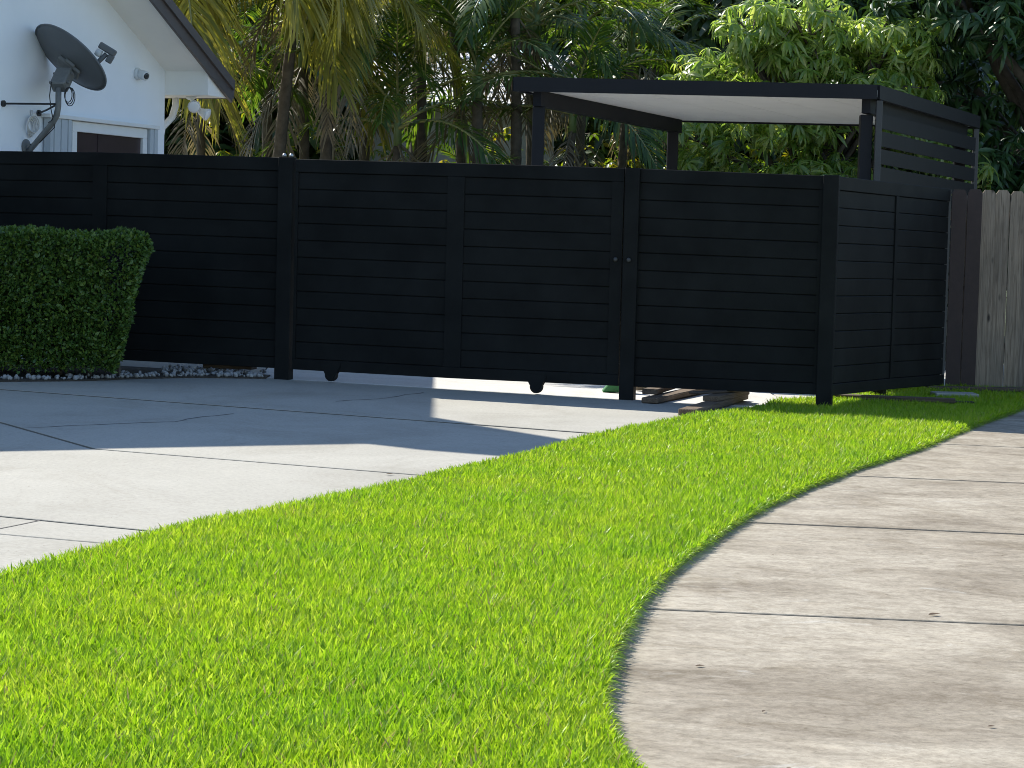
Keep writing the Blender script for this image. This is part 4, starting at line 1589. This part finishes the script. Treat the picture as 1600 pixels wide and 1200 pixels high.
# shrubs in the grove
SH = ['yellow-green croton shrub under the palms', 'leafy shrub beside the coconut palm', 'bushy shrub by the carport post']
shr = [(-3.9, 30.4, 1.4, 0.9), (-2.9, 33.6, 1.9, 1.1), (-1.0, 34.4, 1.6, 1.2), (0.4, 33.6, 1.9, 1.0), (1.4, 34.6, 2.2, 1.2), (2.6, 32.0, 1.4, 0.9), (0.9, 30.4, 1.0, 0.6), (-0.3, 36.5, 3.0, 1.3), (1.9, 35.5, 3.4, 1.4), (-2.2, 36.5, 3.2, 1.3), (-3.8, 35.5, 3.6, 1.3), (3.3, 34.5, 3.6, 1.2), (-1.9, 33.2, 1.3, 0.8)]
for i, (x, y, h, r) in enumerate(shr):
    leafy('shrub', 'leafy yellow-green shrub growing among the palm stems', (x, y), h*0.3, 0.035,
          [(x, y, h*0.6, r*0.9, r*0.7, h*0.5), (x+r*0.4, y-0.2, h*0.45, r*0.6, r*0.5, h*0.4), (x-r*0.45, y, h*0.5, r*0.55, r*0.5, h*0.42)], 260, 0.15, M['shrub'], WS2, 'shrubs under the palm grove', 0.6, 'shrub')
# broad trees far behind
for i, (x, y, h, r) in enumerate([(-9.5, 44, 8.0, 3.4), (-4.6, 45.5, 9.0, 3.6), (-0.4, 46.5, 9.0, 3.6), (3.6, 45.5, 9.0, 3.4), (8.2, 44, 9.0, 3.8), (13, 46, 9.0, 3.8), (-5.2, 38.5, 6.4, 2.2), (3.3, 38.5, 6.6, 2.2), (6.2, 39, 7.0, 2.4)]):
    leafy('broadleaf_tree', 'tall dark broadleaf tree filling the sky behind the palm grove', (x, y), h*0.3, 0.2,
          [(x, y, h*0.68, r, r*0.8, h*0.32), (x-r*0.6, y-0.5, h*0.45, r*0.6, r*0.6, h*0.28), (x+r*0.6, y-0.3, h*0.5, r*0.6, r*0.6, h*0.28), (x, y-1, h*0.32, r*0.8, r*0.5, h*0.28)], 1500, 0.36, M['fartree'], WS2, 'far trees behind the palms', 0.5)

# ------------------------------------------------------------------ neighbour's house glimpsed through the palms
nh = thing('house', 'neighbouring house with a white tiled roof glimpsed through the palm stems', 'house', (-0.6, 39.0, G(0)-0.14))
MB().box(-3.6, 0.6, 39.0, 43.0, -0.15, 3.55).build('wall', M['farwall'], nh)
nf = 9
for k in range(nf):
    y0 = 38.5+k*0.33
    z0_ = 3.55+k*0.33*0.36
    v = [(-4.0, y0, z0_), (1.0, y0, z0_), (1.0, y0+0.36, z0_+0.36*0.36-0.02), (-4.0, y0+0.36, z0_+0.36*0.36-0.02)]
    v = v+[(p[0], p[1], p[2]+0.05) for p in v]
    mk('roof_course', v, BOXF, M['tile'], nh)
MB().box(-4.0, 1.0, 41.3, 43.0, 3.551, 4.5).build('roof_core', M['tile'], nh)
for x0 in (-3.0, -1.0):
    wn = MB().box(x0, x0+1.1, 38.97, 38.999, 1.0, 2.2).build('window', M['lens'], nh)
    MB().box(x0-0.07, x0+1.17, 38.96, 38.998, 2.2, 2.28).build('frame', M['white'], wn)

# ------------------------------------------------------------------ litter
def dry_leaf(x, y, dz, rz, s, name='dry_leaf'):
    tv_, tf_ = crown_leaf(4, 0.5, -0.08, 0.35)
    s *= 0.62
    o = mk(name, [tuple(p*s) for p in tv_], [tuple(map(int, q)) for q in tf_], M['dryleaf'])
    o.location = (x, y, G(x)+dz)
    o.rotation_euler = (0.05, 0.03, rz)
    return tag(o, 'small curled brown dead leaf lying on the weathered drive', 'leaf', 'dead leaves on the drive')


for x, y, dz, rz, s in ((1.555, 8.42, -0.016, 0.4, 0.085), (0.74, 6.52, -0.020, 1.0, 0.032), (0.74, 5.80, -0.020, 2.2, 0.04), (2.9, 12.3, -0.011, 0.3, 0.05), (1.37, 6.45, -0.020, 0.2, 0.04), (0.6, 7.2, -0.020, 0.1, 0.05), (1.15, 9.9, -0.016, 1.9, 0.03), (2.2, 10.2, -0.016, 0.8, 0.03)):
    dry_leaf(x, y, dz, rz, s)
o = dry_leaf(-0.68, 12.55, -0.013, 0.2, 0.07)
tag(o, 'small brown dead leaf lying on the pale sunlit driveway', 'leaf', 'dead leaf on the driveway')
